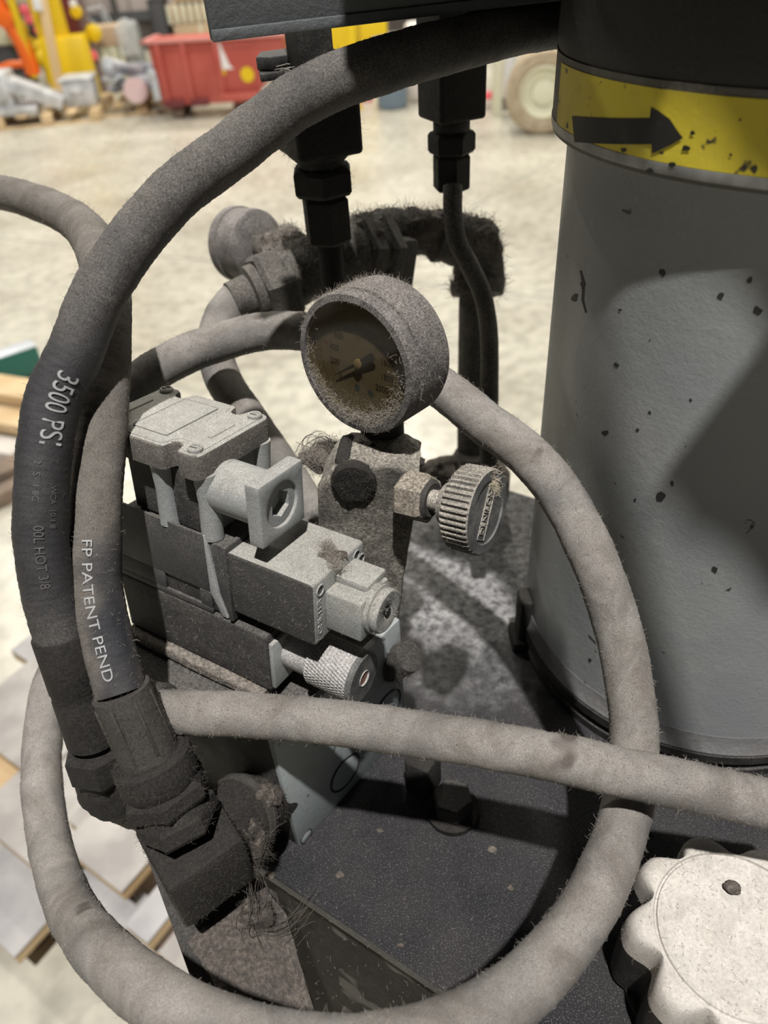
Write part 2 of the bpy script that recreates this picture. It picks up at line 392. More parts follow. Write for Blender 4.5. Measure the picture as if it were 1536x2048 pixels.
M_corr = plain('corrugated_siding', (.36, .31, .29), .6); M_kick = plain('dark_wall_band', (.055, .055, .06), .7); M_postd = plain('dark_steel', (.05, .05, .05), .6)
WY = 16.0
wall = thing('wall_back', 'x', 'wall', (0, WY, FLOOR)); del wall['label']; del wall['category']; wall['kind'] = 'structure'
pw_ = (-3.7, WY); ZB0, ZB1 = zat(pw_, 40), zat(pw_, 21)
b = NB()
xs = np.arange(-11, 9, .075); poly = []
for i, x in enumerate(xs): poly.append((x, WY + (.0 if i % 4 in (0, 1) else .035)))
poly += [(9, WY + .2), (-11, WY + .2)]
prism(b, Matrix.Identity(4), poly, ZB1, FLOOR + 6)
obj('corrugated_panel', b, M_corr, wall, smooth=False)
b = NB(); prism(b, Matrix.Identity(4), [(x, y - .06) for x, y in poly[:-2]] + poly[-2:], FLOOR + .0, ZB0); obj('lower_panel', b, plain('brown_siding', (.06, .05, .045), .6), wall, smooth=False)
b = NB(); box(b, Matrix.Identity(4), -11, 9, WY - .12, WY + .1, ZB0, ZB1); obj('girt', b, M_kick, wall)
for x in (-4.1, -2.1, -8, 2.4):
    b = NB(); box(b, Matrix.Identity(4), x - .03, x + .03, WY - .15, WY, FLOOR, FLOOR + 5, .005); obj('downpipe', b, M_postd, wall)

# =================================================================== MACHINE
ZP = -.40
PE = onz(500, 1720, ZP); PE2 = onz(930, 2010, ZP)
E1 = (PE2 - PE); E1.z = 0; E1.normalize()
E3 = V(-E1.y, E1.x, 0)
C0 = onz(222, 1550, ZP)
C0 = PE + E1 * (C0 - PE).dot(E1)
TK = frame(C0, E1, E3)                            # tank frame: u along the front edge, v away, w up
far_v = (onz(862, 930, ZP) - C0).dot(E3); 
DRIFT_C = onz(905, 1120, ZP) - V(C0.x, C0.y, -.95)
for _n in M_plate.node_tree.nodes:
    if _n.type == 'VECT_MATH': _n.inputs[1].default_value = tuple(DRIFT_C)
tank = thing('hydraulic_tank', 'large black tank under the valves and motor, its textured top plate coated in dust', 'tank', (C0.x, C0.y, -.95))
b = NB(); box(b, TK, 0, .78, 0, far_v, -.012, 0, .0015); obj('top_plate', b, M_plate, tank)
b = NB(); box(b, TK, .006, .77, .006, far_v - .006, -.55, -.012, .004); obj('tank_wall', b, M_side, tank)
# sloping dusty gusset at the tank's front corner
q = [at(372, 1880, .372), at(530, 1775, .385), at(572, 1830, .383), at(640, 2060, .355), at(500, 2020, .34), at(440, 1985, .345)]
b = NB(); vs = [b.verts.new(p) for p in q]; nrm = (q[1] - q[0]).cross(q[3] - q[0]).normalized(); 
if nrm.z < 0: nrm = -nrm
lo = [b.verts.new(p - nrm * .006) for p in q]; b.faces.new(vs); b.faces.new(lo[::-1])
for i in range(len(q)): b.faces.new((vs[i], vs[(i + 1) % 6], lo[(i + 1) % 6], lo[i]))
bmesh.ops.recalc_face_normals(b, faces=b.faces[:]); subdiv(b, 7); roughen(b, .0012, 260)
M_gus = mat('dusted_gusset', (.05, .045, .042), .8, dust=(.10, .085, .073), dust_amt=.5, up=.3, bump=.0012, patch=50, fine=400)
gus = obj('corner_gusset', b, M_gus, tank)

# dark corner bracket plate behind the gusset
q = [at(283, 1685, .372), at(430, 1700, .380), at(560, 1790, .392), at(600, 1960, .375), at(480, 2120, .350), at(400, 2010, .352)]
b = NB(); vs = [b.verts.new(p) for p in q]; nrm = (q[1] - q[0]).cross(q[4] - q[0]).normalized(); nrm = nrm if nrm.dot(q[0]) < 0 else -nrm
lo = [b.verts.new(p - nrm * .004) for p in q]; [setattr(v, 'co', v.co - nrm * .012) for v in vs + lo]; b.faces.new(vs); b.faces.new(lo[::-1])
for i in range(len(q)): b.faces.new((vs[i], vs[(i + 1) % 6], lo[(i + 1) % 6], lo[i]))
bmesh.ops.recalc_face_normals(b, faces=b.faces[:]); obj('corner_bracket', b, M_fitdark, tank)

# ---- motor
MC = V(.201, .339, 0); MF = Matrix.Translation(V(MC.x, MC.y, 0))
motor = thing('pump_motor', 'big grey-painted upright motor cylinder with a yellow arrow label on its collar', 'motor', (MC.x, MC.y, ZP))
b = NB(); lathe(b, MF, [(.111, ZP), (.111, ZP + .006), (.108, ZP + .008), (.108, ZP + .012), (.1115, ZP + .0125), (.1115, ZP + .019), (.109, ZP + .021)], 160); obj('base_ring', b, M_fitdark, motor)
b = NB(); lathe(b, MF, [(.1112, ZP + .021), (.1095, ZP + .026), (.1087, ZP + .034)], 160); obj('base_skirt', b, M_motor_l, motor)
b = NB(); lathe(b, MF, [(.1085, ZP + .03), (.1085, -.30), (.1085, -.24), (.1085, -.05)], 200); obj('motor_shell', b, M_motor, motor)
# weld line round the shell and flaking patches of paint
b = NB(); lathe(b, MF, [(.1060, -.3615), (.1066, -.3612), (.1060, -.3609)], 160, cap=False); obj('seam', b, M_dome, motor)
M_chip = plain('bare_dark_chip', (.03, .028, .026), .7)
zc0 = -.0815; zc1 = -.0505; RC = .1162
b = NB(); lathe(b, MF, [(.107, zc0 + .0040), (.1135, zc0 + .0026), (.1158, zc0 + .0032), (RC, zc0 + .0048), (RC, zc1), (.1162, zc1 + .002), (.1155, zc1 + .002)], 200)
obj('collar', b, mat('collar_paint', (.10, .098, .09), .45, dust=(.17, .155, .12), dust_amt=.2, up=.5, bump=.0002, patch=50, fine=500), motor)
b = NB(); lathe(b, MF, [(.1155, zc1 + .0015), (.1165, zc1 + .008), (.115, -.005), (.108, .02), (.10, .035), (.05, .045), (0, .046)], 200); dome = obj('end_dome', b, M_dome, motor)
b = NB(); lathe(b, MF, [(RC + .0001, zc0 + .0047), (RC + .0003, zc0 + .0052), (RC + .0003, zc0 + .0082), (RC + .0001, zc0 + .0084)], 200, cap=False); obj('collar_lip', b, plain('worn_grey_metal', (.33, .33, .33), .45, .3, (.22, .22, .215), 120), motor)
# yellow label wrapped on the collar
def on_cyl(bm, r, a0, a1, z0, z1, n=60, th=.0003):
    b = NB(); g = []
    for i in range(n + 1):
        a = a0 + (a1 - a0) * i / n
        g.append([b.verts.new((MC.x + rr * math.cos(a), MC.y + rr * math.sin(a), z)) for rr, z in ((r, z0), (r, z1), (r + th, z1), (r + th, z0))])
    for p, q in zip(g[:-1], g[1:]):
        for k in range(4): b.faces.new((p[k], p[(k + 1) % 4], q[(k + 1) % 4], q[k]))
    b.faces.new(g[0]); b.faces.new(g[-1][::-1]); bmesh.ops.recalc_face_normals(b, faces=b.faces[:]); return merge(bm, b)
b = NB(); on_cyl(b, RC, math.radians(178), math.radians(300), zc0 + .0085, zc1 - .0005); lab = obj('arrow_label', b, M_yel, motor)
def cyl_pix(x, y, r=RC):
    d = ray(x, y); a = d.x ** 2 + d.y ** 2; bb = -(d.x * MC.x + d.y * MC.y); c_ = MC.x ** 2 + MC.y ** 2 - r * r
    t = (-bb - math.sqrt(max(0, bb * bb - a * c_))) / a; p = d * t; return math.atan2(p.y - MC.y, p.x - MC.x), p.z
def cyl_poly(bm, pix, r, th=.00025):
    b = NB(); P = [cyl_pix(x, y, r) for x, y in pix]
    lo = [b.verts.new((a, z, 0)) for a, z in P]; b.faces.new(lo); bmesh.ops.triangulate(b, faces=b.faces[:]); bmesh.ops.subdivide_edges(b, edges=b.edges[:], cuts=5, use_grid_fill=True)
    for v in b.verts:
        a, z = v.co.x, v.co.y; v.co = V(MC.x + (r + th) * math.cos(a), MC.y + (r + th) * math.sin(a), z)
    return merge(bm, b)
b = NB(); cyl_poly(b, [(1145, 232), (1300, 236), (1303, 214), (1318, 222), (1340, 238), (1366, 276), (1342, 290), (1305, 307), (1304, 288), (1150, 284)], RC + .0003)
ar = obj('arrow', b, M_arrow, lab)
for x, y, s in [(1385, 266, 7), (1372, 297, 9), (1345, 330, 8), (1247, 300, 6), (1300, 342, 7), (1462, 310, 4), (1480, 240, 3)]:
    b = NB(); cyl_poly(b, [(x + s * (.6 + .8 * random.random()) * math.cos(a), y + s * .7 * (.6 + .8 * random.random()) * math.sin(a)) for a in np.linspace(0, 6.28, 9)[:-1]], RC + .0003); obj('scuff', b, M_arrow, lab)
for x, y, s in [(1321, 990, 14), (1345, 967, 6), (1325, 545, 9), (1442, 590, 9), (1232, 730, 6), (1210, 865, 7), (1300, 825, 4), (1430, 1138, 9), (1150, 595, 11), (1275, 860, 4), (1167, 570, 8), (1240, 620, 4), (1382, 800, 4), (1180, 1320, 5), (1500, 560, 10), (1515, 620, 11), (1270, 1000, 4), (1300, 680, 3)]:
    b = NB(); s *= .8; cyl_poly(b, [(x + s * (.5 + .9 * random.random()) * math.cos(a), y + s * (.5 + .9 * random.random()) * math.sin(a)) for a in np.linspace(0, 6.28, 10)[:-1]], .1085, .00015); obj('paint_chip', b, M_chip, motor)
b = NB(); cyl_poly(b, [(1163, 540), (1170, 565), (1168, 600), (1174, 625), (1171, 626), (1163, 600), (1165, 568), (1160, 542)], .1085, .00015); obj('paint_crack', b, M_chip, motor)
b = NB(); zs = -.371; C = [V(MC.x + .1085 * math.cos(a), MC.y + .1085 * math.sin(a), zs + .0012 * noise.noise(V(a * 6, 0, 0))) for a in np.linspace(math.radians(185), math.radians(290), 80)]; tube(b, C, .0004, 5); obj('paint_seam', b, M_chip, motor)
# lifting lug / bracket at the motor's left foot
b = NB(); fr = frame(onz(1050, 1290, ZP), (1, 0, 0)); 
box(b, fr, -.006, .010, -.004, .012, 0, .045, .002); box(b, fr, -.010, .012, -.008, .014, 0, .010, .002); obj('foot_bracket', b, M_fit, motor)

# ---- overhead beam
BD = V(.92516809, .37955764, 0); B0 = at(425, 85, .292); BF = frame(B0, BD)
pd = -B0.dot(V(-BD.y, BD.x, 0)); 
beam = thing('channel_beam', 'dark grey painted steel channel crossing above the hoses', 'beam', tuple(B0))
b = NB(); box(b, BF, 0, .205, 0, .004, 0, .060, .0012); obj('web', b, M_beam, beam)
for w0 in (0.0, .056):
    b = NB(); box(b, BF, .022, .205, .004, .030, w0, w0 + .004, .0008); obj('flange', b, M_beam, beam)
b = NB(); box(b, BF, .0, .205, -.0012, .0, .0, .0042, .0005); obj('lip', b, M_beam, beam)
# added plate out of view, outline shaped to shade the motor and hose top
ZS = .100
def shade(x, y, r=.1085, d=None):
    if d: q = at(x, y, d)
    else:
        a, z = cyl_pix(x, y, r); q = V(MC.x + r * math.cos(a), MC.y + r * math.sin(a), z)
    t = (ZS - q.z) / (KEY.z - q.z); q = q.lerp(KEY, t); return (round(q.x, 4), round(q.y, 4))
sa = shade(690, 150, d=.305)
sp0 = [sa, shade(1208, 356, .1162), shade(1262, 452), shade(1400, 510), shade(1500, 600), shade(1536, 680), shade(1310, 980), shade(1380, 1060), shade(1536, 1200), (.30, .09), (.30, .36), (.2, .52), (sa[0], .52)]
b = NB(); prism(b, Matrix.Identity(4), sp0, ZS - .002, ZS + .002); obj('shade_plate', b, M_beam, beam)
b = NB(); prism(b, Matrix.Identity(4), [(.02, .33), (.09, .29), (.10, .33), (.03, .36)], .024, .099, .001); obj('shade_plate_web', b, M_beam, beam)  # strut for the added plate, also out of view
c0, c1_, c2_, c3_ = shade(1138, 740), shade(1190, 955), shade(1240, 1150), shade(1290, 1330)
b = NB(); tube(b, spline([(c0[0], .29, ZS + .018), (*c0, ZS + .006), (*c1_, ZS + .006), (*c2_, ZS + .006), (*c3_, ZS + .008), (c3_[0] + .03, c3_[1] - .05, ZS + .02)], .004), .0042, 14); tag(obj('shadow_cable', b, M_rub_clean), 'added unseen black cable over the shade plate, casting a narrow shadow on the motor', 'cable')  # added cable out of view, placed to cast a thin shadow band

# =================================================================== HOSES
def hose(name, label, pix, r, m, parent=None, step=.0011, amp=.00016, group=None, pitch=.0032, n=36, lint=0, fibm=None):
    C = spline([at(x, y, d) for x, y, d in pix], step)
    T, N_, B_ = frames_along(C)
    def rip(i, a):
        p = C[i] + r * (math.cos(a) * N_[i] + math.sin(a) * B_[i]); q = Vector(p)
        return amp * math.sin(2 * math.pi * i * step / pitch + a) * .5 + .00045 * noise.noise(q * 70) + .00022 * noise.noise(q * 260)
    b = NB(); tube(b, C, r, n, rip)
    root = thing(name, label, 'hose', tuple(C[len(C) // 2]), group) if parent is None else parent
    o = obj('outer_cover' if parent is None else name, b, m, root)
    if lint: fibres('lint', surface_samples([o], lint, .5), .0022, root, fibm or M_fib)
    return root, C, o
def wipe(o, fn):
    me = o.data; w = Vector(o['_w']); A = me.attributes.new('wiped', 'FLOAT', 'POINT')
    for v in me.vertices:
        c = v.co + w; A.data[v.index].value = fn(*prj(c)[:2], c)
def sstep(a, b_, x): t = max(0., min(1., (x - a) / (b_ - a))); return t * t * (3 - 2 * t)
def hose_text(bm, C, r, s, size, px, py, off=0.0, sx=1.0, ang=0.0):
    """print wrapped on the hose, running down it, centred nearest to pixel (px, py)"""
    P = np.array([prj(c)[:2] for c in C]); i0 = int(np.argmin(np.hypot(P[:, 0] - px, P[:, 1] - py)))
    ss = np.concatenate([[0], np.cumsum(np.linalg.norm(np.diff(C, axis=0), axis=1))]); T, _, _ = frames_along(C)
    b = text_mesh(s, size, 0, 4); bmesh.ops.triangulate(b, faces=b.faces[:])
    for v in b.verts:
        x = ss[i0] + v.co.x * sx; c = Vector([np.interp(x, ss, C[:, k]) for k in range(3)]); t = Vector([np.interp(x, ss, T[:, k]) for k in range(3)]).normalized()
        n0 = -c - t * (-c).dot(t); n0.normalize(); sd = n0.cross(t); a = (v.co.y + off) / r + ang
        v.co = c + (n0 * math.cos(a) + sd * math.sin(a)) * (r + .00055)
    return merge(bm, b)
# H1 : outer big hose
h1 = [(1195, 45, .385), (1100, 48, .360), (1000, 66, .342), (900, 92, .330), (800, 120, .320), (690, 156, .313), (600, 198, .310), (530, 248, .309), (465, 300, .308), (380, 362, .307), (310, 428, .305), (250, 505, .303), (195, 592, .301), (152, 700, .300), (107, 800, .300), (90, 900, .300), (83, 1000, .301), (85, 1100, .304), (102, 1200, .309), (121, 1272, .313)]
H1, C1, o1 = hose('hydraulic_hose', 'outermost black hose arching from under the beam down the left side, printed 3500 PSI', h1, .0108, M_rub, lint=1700, fibm=M_fibd)
wipe(o1, lambda x, y, c: sstep(520, 760, y + 60 * noise.noise(c * 60)) * .93 * (1 - .55 * sstep(1160, 1290, y)))
b = NB(); hose_text(b, C1, .0108, '3500 PSI', .0115, 118, 818, off=.0012, sx=.80); obj('printed_text', b, M_print, H1)
b = NB(); hose_text(b, C1, .0108, '2   S   1 8C', .0034, 82, 960, off=-.0022); hose_text(b, C1, .0108, '00L HOT 3/8', .0052, 88, 1105, off=-.0012, sx=.9); hose_text(b, C1, .0108, 'WCA  10 1 8', .003, 100, 1010, off=.004); obj('faded_text', b, M_print2, H1)
# H2 : inner hose from the far left
h2 = [(-420, 330, .80), (-200, 352, .62), (-70, 375, .53), (0, 385, .49), (60, 400, .465), (120, 424, .44), (165, 455, .41), (195, 500, .37), (212, 560, .345), (214, 640, .332), (211, 720, .326), (207, 800, .322), (200, 900, .320), (193, 1000, .318), (191, 1100, .317), (196, 1200, .316), (219, 1300, .315), (243, 1384, .314)]
H2, C2, o2 = hose('hydraulic_hose', 'hose beside the outermost one, coming in from the far left, printed PATENT', h2, .0108, M_rub2, lint=3200)
b = NB(); hose_text(b, C2, .0108, 'FP PATENT PEND', .0058, 176, 1225, off=-.0035, sx=1.35); obj('printed_text', b, M_print, H2)
wipe(o2, lambda x, y, c: sstep(1000, 1120, y + 50 * noise.noise(c * 70)) * sstep(130, 190, x + (y - 1000) * -.10 + 25 * noise.noise(c * 110)) * (1 - .5 * sstep(235, 262, x - max(0, y - 1200) * .22)))
# loop hose
lp = [(150, 1290, .470), (112, 1345, .455), (96, 1400, .443), (84, 1500, .430), (86, 1600, .412), (103, 1700, .390), (135, 1800, .352), (178, 1872, .315), (232, 1930, .288), (300, 1985, .270), (400, 2045, .255), (520, 2085, .248), (620, 2102, .247), (740, 2100, .248), (850, 2078, .251), (950, 2037, .257), (1035, 1983, .264), (1110, 1908, .275), (1180, 1810, .288), (1222, 1718, .303), (1250, 1632, .318), (1265, 1560, .331), (1268, 1480, .338), (1262, 1400, .339), (1246, 1300, .340), (1218, 1200, .341), (1180, 1100, .345), (1128, 1000, .352), (1070, 925, .360), (1021, 882, .368), (977, 850, .375), (925, 808, .383), (860, 760, .393), (780, 712, .405), (690, 678, .416), (600, 663, .424), (520, 664, .428), (440, 684, .424), (370, 710, .418), (300, 748, .410), (235, 800, .400), (200, 860, .39)]
LP, CL, ol = hose('looped_hose', 'long dusty grey-brown hose making the full ring around the gauge and valves', lp, .0109, M_rub3, step=.0014, lint=6500)
# crimp at the loop's left end
def dirt_shade(o, m2, d, thr=.6):
    """darker colour on faces turned towards d: dirt plus painted side shade"""
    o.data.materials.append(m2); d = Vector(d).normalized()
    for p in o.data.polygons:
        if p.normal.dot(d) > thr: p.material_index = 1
M_dirtshade = mat('dark_dirt_and_shade', (.04, .039, .038), .8, dust=(.075, .07, .063), dust_amt=.25, up=.5, bump=.0006, patch=120, fine=900)
M_dirtshade2 = mat('brown_dirt_and_shade', (.07, .064, .057), .8, dust=(.13, .118, .104), dust_amt=.4, up=.5, bump=.0004, patch=120, fine=1100)
def ring_stack(name, p, d, prof, m, parent, n=40):
    b = NB(); lathe(b, axis_frame(p, d), prof, n); return obj(name, b, m, parent)
p = Vector(CL[14]); d = Vector(CL[0]) - Vector(CL[14])
ring_stack('crimp_sleeve', p, d, [(.0112, 0), (.0124, .001), (.0124, .012), (.0118, .014), (.0124, .016), (.0124, .030), (.010, .031), (.008, .045)], M_rub2, LP)
# H4 crossing hose
h4 = [(240, 1408, 0.358), (300, 1420, 0.342), (380, 1426, 0.334), (480, 1429, 0.330), (620, 1440, 0.327), (760, 1457, 0.323), (930, 1482, 0.315), (1100, 1513, 0.307), (1250, 1545, 0.301), (1400, 1577, 0.299), (1536, 1608, 0.300), (1700, 1650, 0.306)]
H4, C4, o4 = hose('crossing_hose', 'straight dusty hose running left to right in front of the loop, low in the picture', h4, .0100, M_rub3, step=.0014, lint=3600)
p = Vector(C4[0]); d = Vector(C4[30]) - p
ring_stack('crimp_sleeve', p, d, [(.009, -.012), (.0122, -.011), (.0126, .002), (.0117, .004), (.0126, .006), (.0124, .030), (.0107, .032)], M_crimp, H4)
# rear hose D
hd = [(505, 585, .490), (470, 602, .480), (440, 645, .474), (430, 700, .471), (447, 760, .468), (485, 820, .464), (530, 885, .462), (575, 950, .460), (640, 1050, .455)]
HD, CD, od = hose('drop_hose', 'grey hose dropping from the rear hexagonal nut behind the loop and valve', hd, .0115, M_rub3, step=.002, lint=700)

# ---- H1 lower end : crimp, elbow
A0 = at(121, 1268, .313); A1 = at(196, 1495, .338); dA = (A1 - A0).normalized(); LA = (A1 - A0).length
F1 = thing('elbow_fitting', 'black crimped elbow fitting at the lower end of the outermost hose', 'fitting', tuple(A1))
ring_stack('crimp_sleeve', A0, dA, [(.0112, -.001), (.0118, 0), (.0119, LA * .42), (.0112, LA * .45), (.0119, LA * .5), (.0122, LA * .9), (.0095, LA * .93), (.0095, LA)], M_fit, F1)
b = NB(); hexnut(b, axis_frame(A1, dA), .0155, -.002, .014, .3); obj('swivel_nut', b, M_fit, F1)
b = NB(); lump(b, at(232, 1565, .356), .0185, .016, .020, .10, 90, 4); obj('elbow_body', b, M_fit, F1)
b = NB(); tube(b, spline([A1, at(218, 1560, .352), at(262, 1600, .372), at(330, 1620, .392)], .003), .0125, 28); roughen(b, .0006, 200); e1o = obj('elbow_bend', b, M_fit, F1)
fibres('lint', surface_samples([e1o], 500, 0), .003, F1, M_fibd)

# ---- H2 lower end : crimp, collar, nuts and adapter block
G0 = at(243, 1383, .314); G1 = at(352, 1625, .333); dG = (G1 - G0).normalized(); LG = (G1 - G0).length
F2 = thing('hose_end_fitting', 'lint-covered crimp, collar and hexagonal nuts ending the wiped black hose', 'fitting', tuple(G1))
cr = ring_stack('crimp_sleeve', G0, dG, [(.0112, -.0012), (.0123, -.0008), (.0125, LG * .15), (.0130, LG * .5), (.0132, LG * .53), (.0120, LG * .54)], M_crimp, F2, 48)
b = NB()
for k in range(8):
    a = k * math.pi / 4; f = axis_frame(G0, dG); box(b, f @ Matrix.Rotation(a, 4, 'Z'), .0122, .0132, -.0007, .0007, .002, LG * .44, .0003)
obj('crimp_ridge', b, M_crimp, F2)
co = ring_stack('collar', G0, dG, [(.0150, LG * .50), (.0172, LG * .53), (.0176, LG * .60), (.0174, LG * .68), (.0160, LG * .74)], M_fit, F2, 48)
b = NB(); hexnut(b, axis_frame(G0, dG), .0192, LG * .74, LG * .90, .2); n1 = obj('swivel_nut', b, M_fit, F2)
b = NB(); lathe(b, axis_frame(G0, dG), [(.0145, LG * .88), (.0145, LG * .97)], 40); obj('neck', b, M_fitdark, F2)
b = NB(); hexnut(b, axis_frame(G0, dG), .0182, LG * .95, LG * 1.12, .55); n2 = obj('lock_nut', b, M_fit, F2)
PB = at(395, 1700, .352)
BX = frame(PB, (E1 * .94 + E3 * -.34), None); 
F3 = thing('adapter_block', 'big lint-covered square adapter block at the tank front corner with a round port boss', 'fitting', tuple(PB))
bd = (V(0, 0, 1) * .75 - dG * .35).normalized()
b = NB(); box(b, BX, -.019, .020, -.020, .018, -.021, .018, .003, 2); subdiv(b, 2); roughen(b, .0008, 180); k1 = obj('block_body', b, M_fit, F3)
pb0 = PB + V(0, 0, .002); pe = at(520, 1600, .388); dd = (pe - pb0); 
b = NB(); lathe(b, axis_frame(pb0, dd), [(.0172, .0), (.0178, .026), (.0165, .027), (.0190, .028), (.0195, dd.length * .82), (.0170, dd.length * .86), (.0160, dd.length + .02)], 56); k2 = obj('port_boss', b, M_fit, F3)
b = NB(); lathe(b, axis_frame(pb0, dd), [(.0181, .030), (.0203, .0305), (.0203, .0345), (.0181, .035)], 56); obj('snap_ring', b, M_crimp, F3)
for oo, par, cnt in ((cr, F2, 700), (co, F2, 900), (n1, F2, 800), (n2, F2, 700), (k1, F3, 2200), (k2, F3, 1500)):
    fibres('lint', surface_samples([oo], cnt, .3), .0028, par, M_fibd)
# hanging tangle of strings below the block
def strings(name, label, specs, parent=None, m=M_fib, loc=None, rad=.00016):
    root = parent or thing(name, label, 'lint', loc)
    b = NB()
    for pts, jit, nn in specs:
        for k in range(nn):
            P = [V(*q) + V(*np.random.normal(size=3)) * jit for q in pts]
            C = spline(P, .002); C = C + np.cumsum(np.random.normal(size=C.shape) * .00022, axis=0)
            tube(b, C, rad * (.6 + .8 * random.random()), 4)
    o = obj('strand', b, m, root); o['kind'] = 'stuff'; return root
ST = strings('hanging_lint', 'tangled brown strings and lint hanging from the adapter block over the tank edge', [
    ([at(525, 1590, .372), at(515, 1650, .366), at(480, 1690, .360), at(500, 1740, .362), at(505, 1830, .37)], .0022, 7),
    ([at(490, 1700, .36), at(520, 1780, .365), at(525, 1850, .37), at(560, 1860, .372), at(630, 1790, .382)], .0022, 6),
    ([at(470, 1730, .358), at(500, 1800, .366), at(480, 1850, .362), at(520, 1880, .366)], .004, 8),
    ([at(440, 1760, .355), at(500, 1700, .362), at(530, 1640, .37)], .005, 9),
    ([at(600, 1850, .38), at(560, 1900, .376), at(545, 1870, .374), at(620, 1810, .382)], .004, 5)], m=M_fibd, rad=.00013, loc=tuple(at(505, 1720, .362)))
b = NB(); lump(b, at(500, 1690, .366), .008, .006, .018, .5, 160, 4); lump(b, at(530, 1590, .372), .007, .006, .006, .5, 200, 4); lump(b, at(520, 1830, .374), .007, .006, .010, .6, 150, 4)
cl = obj('lint_clump', b, M_fuzz, ST); fibres('fine_lint', surface_samples([cl], 2600, 0), .006, ST, M_fibd)

# =================================================================== VALVE STACK (local frame, mm)
ra = math.radians(8); e1 = V(.8370, -.5472, 0).normalized(); e30 = V(.5472, .8370, 0).normalized()
e3 = e30 * math.cos(ra) - UP * math.sin(ra); eu = UP * math.cos(ra) + e30 * math.sin(ra)
VO = at(624, 1174, .31)
VF = Matrix(((e1.x, e3.x, eu.x, VO.x), (e1.y, e3.y, eu.y, VO.y), (e1.z, e3.z, eu.z, VO.z), (0, 0, 0, 1))) @ Matrix.Scale(.001, 4)
VV = Matrix(((e1.x, e3.x, eu.x, VO.x), (e1.y, e3.y, eu.y, VO.y), (e1.z, e3.z, eu.z, VO.z), (0, 0, 0, 1)))
def vl(u, v, w): return VF @ V(u, v, w)
valve = thing('solenoid_valve', 'pale blue solenoid valve with lobed wiring cover and dark body, thick with dust', 'valve', tuple(vl(-50, 20, -41)))
def VB(name, u0, u1, v0, v1, w0, w1, bev, m, par=valve, seg=3, sd=0, ro=0):
    b = NB(); box(b, VF, u0, u1, v0, v1, w0, w1, bev, seg)
    if sd: subdiv(b, sd); roughen(b, ro, 300)
    return obj(name, b, m, par)
coil = VB('solenoid_coil', -47, 0, 0, 41, -34, 0, 1.6, M_blue_t)
VB('coil_frame', -49.3, -46.8, -.8, 42, -40, 2.5, .7, M_body)
# dark valve body : walls with a recessed slot
bodyo = VB('body_core', -114, -50, 1.5, 43, -40, 1.0, .8, M_body)
b = NB()
box(b, VF, -124, -60, 0, 1.6, -28, 4.6, .4); box(b, VF, -124, -60, 0, 1.6, -41, -37.5, .4); box(b, VF, -124, -90, 0, 1.6, -37.5, -28, .2); box(b, VF, -67, -60, 0, 1.6, -37.5, -28, .2)
obj('side_cover', b, M_body, valve)
b = NB(); 
prism(b, VF @ Matrix.Rotation(math.radians(90), 4, 'X'), [(-60, 4.6), (-58.5, 4.6), (-55, -28), (-51, -40), (-54, -40), (-60, -28)], -1.6, 0, .2)
obj('cover_flap', b, M_blue, valve)
VB('slot_floor', -90, -67, 1.35, 1.55, -37.5, -28, 0, M_fitdark)
# wiring box under the cover
bx = VB('wiring_box', -108, -58, 5, 43, 1.5, 35, 2.0, M_blue)
for (u, v) in ((-59, 5.5), (-59, 42), (-84, 4.6)):
    b = NB(); lathe(b, VF @ Matrix.Translation(V(u, v, 0)), [(5.2, 1.5), (4.6, 20), (5.6, 35)], 28); obj('corner_post', b, M_blue, valve)
b = NB(); prism(b, VF @ Matrix.Rotation(math.radians(90), 4, 'X'), [(-82, 2), (-60, 2), (-60, 33), (-80, 33)], -5.4, -4.4, .6); obj('side_recess', b, M_black, valve)
# lobed cover
def lobed(u0, u1, v0, v1, nu, nr, cr=5, seg=7):
    """rounded rectangle with round bites in its long (u) sides at the u positions nu"""
    P = []
    def arc(cx, cy, r, a0, a1, n):
        for i in range(n + 1):
            a = math.radians(a0 + (a1 - a0) * i / n); P.append((cx + r * math.cos(a), cy + r * math.sin(a)))
    def bite(c, y, s, rev):
        # s=+1 bite goes toward +v
        A = [(c - nr - 2.5, y), (c - nr - .6, y + s * 1.2)] + [(c - nr * math.cos(t), y + s * (2.8 + nr * 1.15 * math.sin(t))) for t in np.linspace(0, math.pi, 10)] + [(c + nr + .6, y + s * 1.2), (c + nr + 2.5, y)]
        P.extend(A[::-1] if rev else A)
    arc(u0 + cr, v0 + cr, cr, 180, 270, seg)
    for c in nu: bite(c, v0, 1, False)
    arc(u1 - cr, v0 + cr, cr, 270, 360, seg); arc(u1 - cr, v1 - cr, cr, 0, 90, seg)
    for c in reversed(nu): bite(c, v1, -1, True)
    arc(u0 + cr, v1 - cr, cr, 90, 180, seg); return P
CV = VF @ Matrix.Translation(V(0, 0, 0))
def soft_prism(bm, M, poly, h0, h1, c):
    n = len(poly); b = NB(); P = [Vector((x, y)) for x, y in poly]
    nr = []
    for i in range(n):
        e = (P[(i + 1) % n] - P[i - 1]); nr.append(Vector((-e.y, e.x)).normalized())
    def ring(off, h): return [b.verts.new((P[i].x + nr[i].x * off, P[i].y + nr[i].y * off, h)) for i in range(n)]
    rs = [ring(0, h0), ring(0, h1 - c), ring(c * .3, h1 - c * .3), ring(c, h1)]
    b.faces.new(rs[0][::-1]); b.faces.new(rs[-1])
    for a, d in zip(rs[:-1], rs[1:]):
        for i in range(n): b.faces.new((a[i], a[(i + 1) % n], d[(i + 1) % n], d[i]))
    bmesh.ops.recalc_face_normals(b, faces=b.faces[:]); return merge(bm, b, M)
NU = (-107, -71.5)
b = NB(); soft_prism(b, CV, lobed(-122, -55, -2.5, 48, NU, 3.6), 34.5, 46, 1.2); cov = obj('wiring_cover', b, M_blue_t, valve)
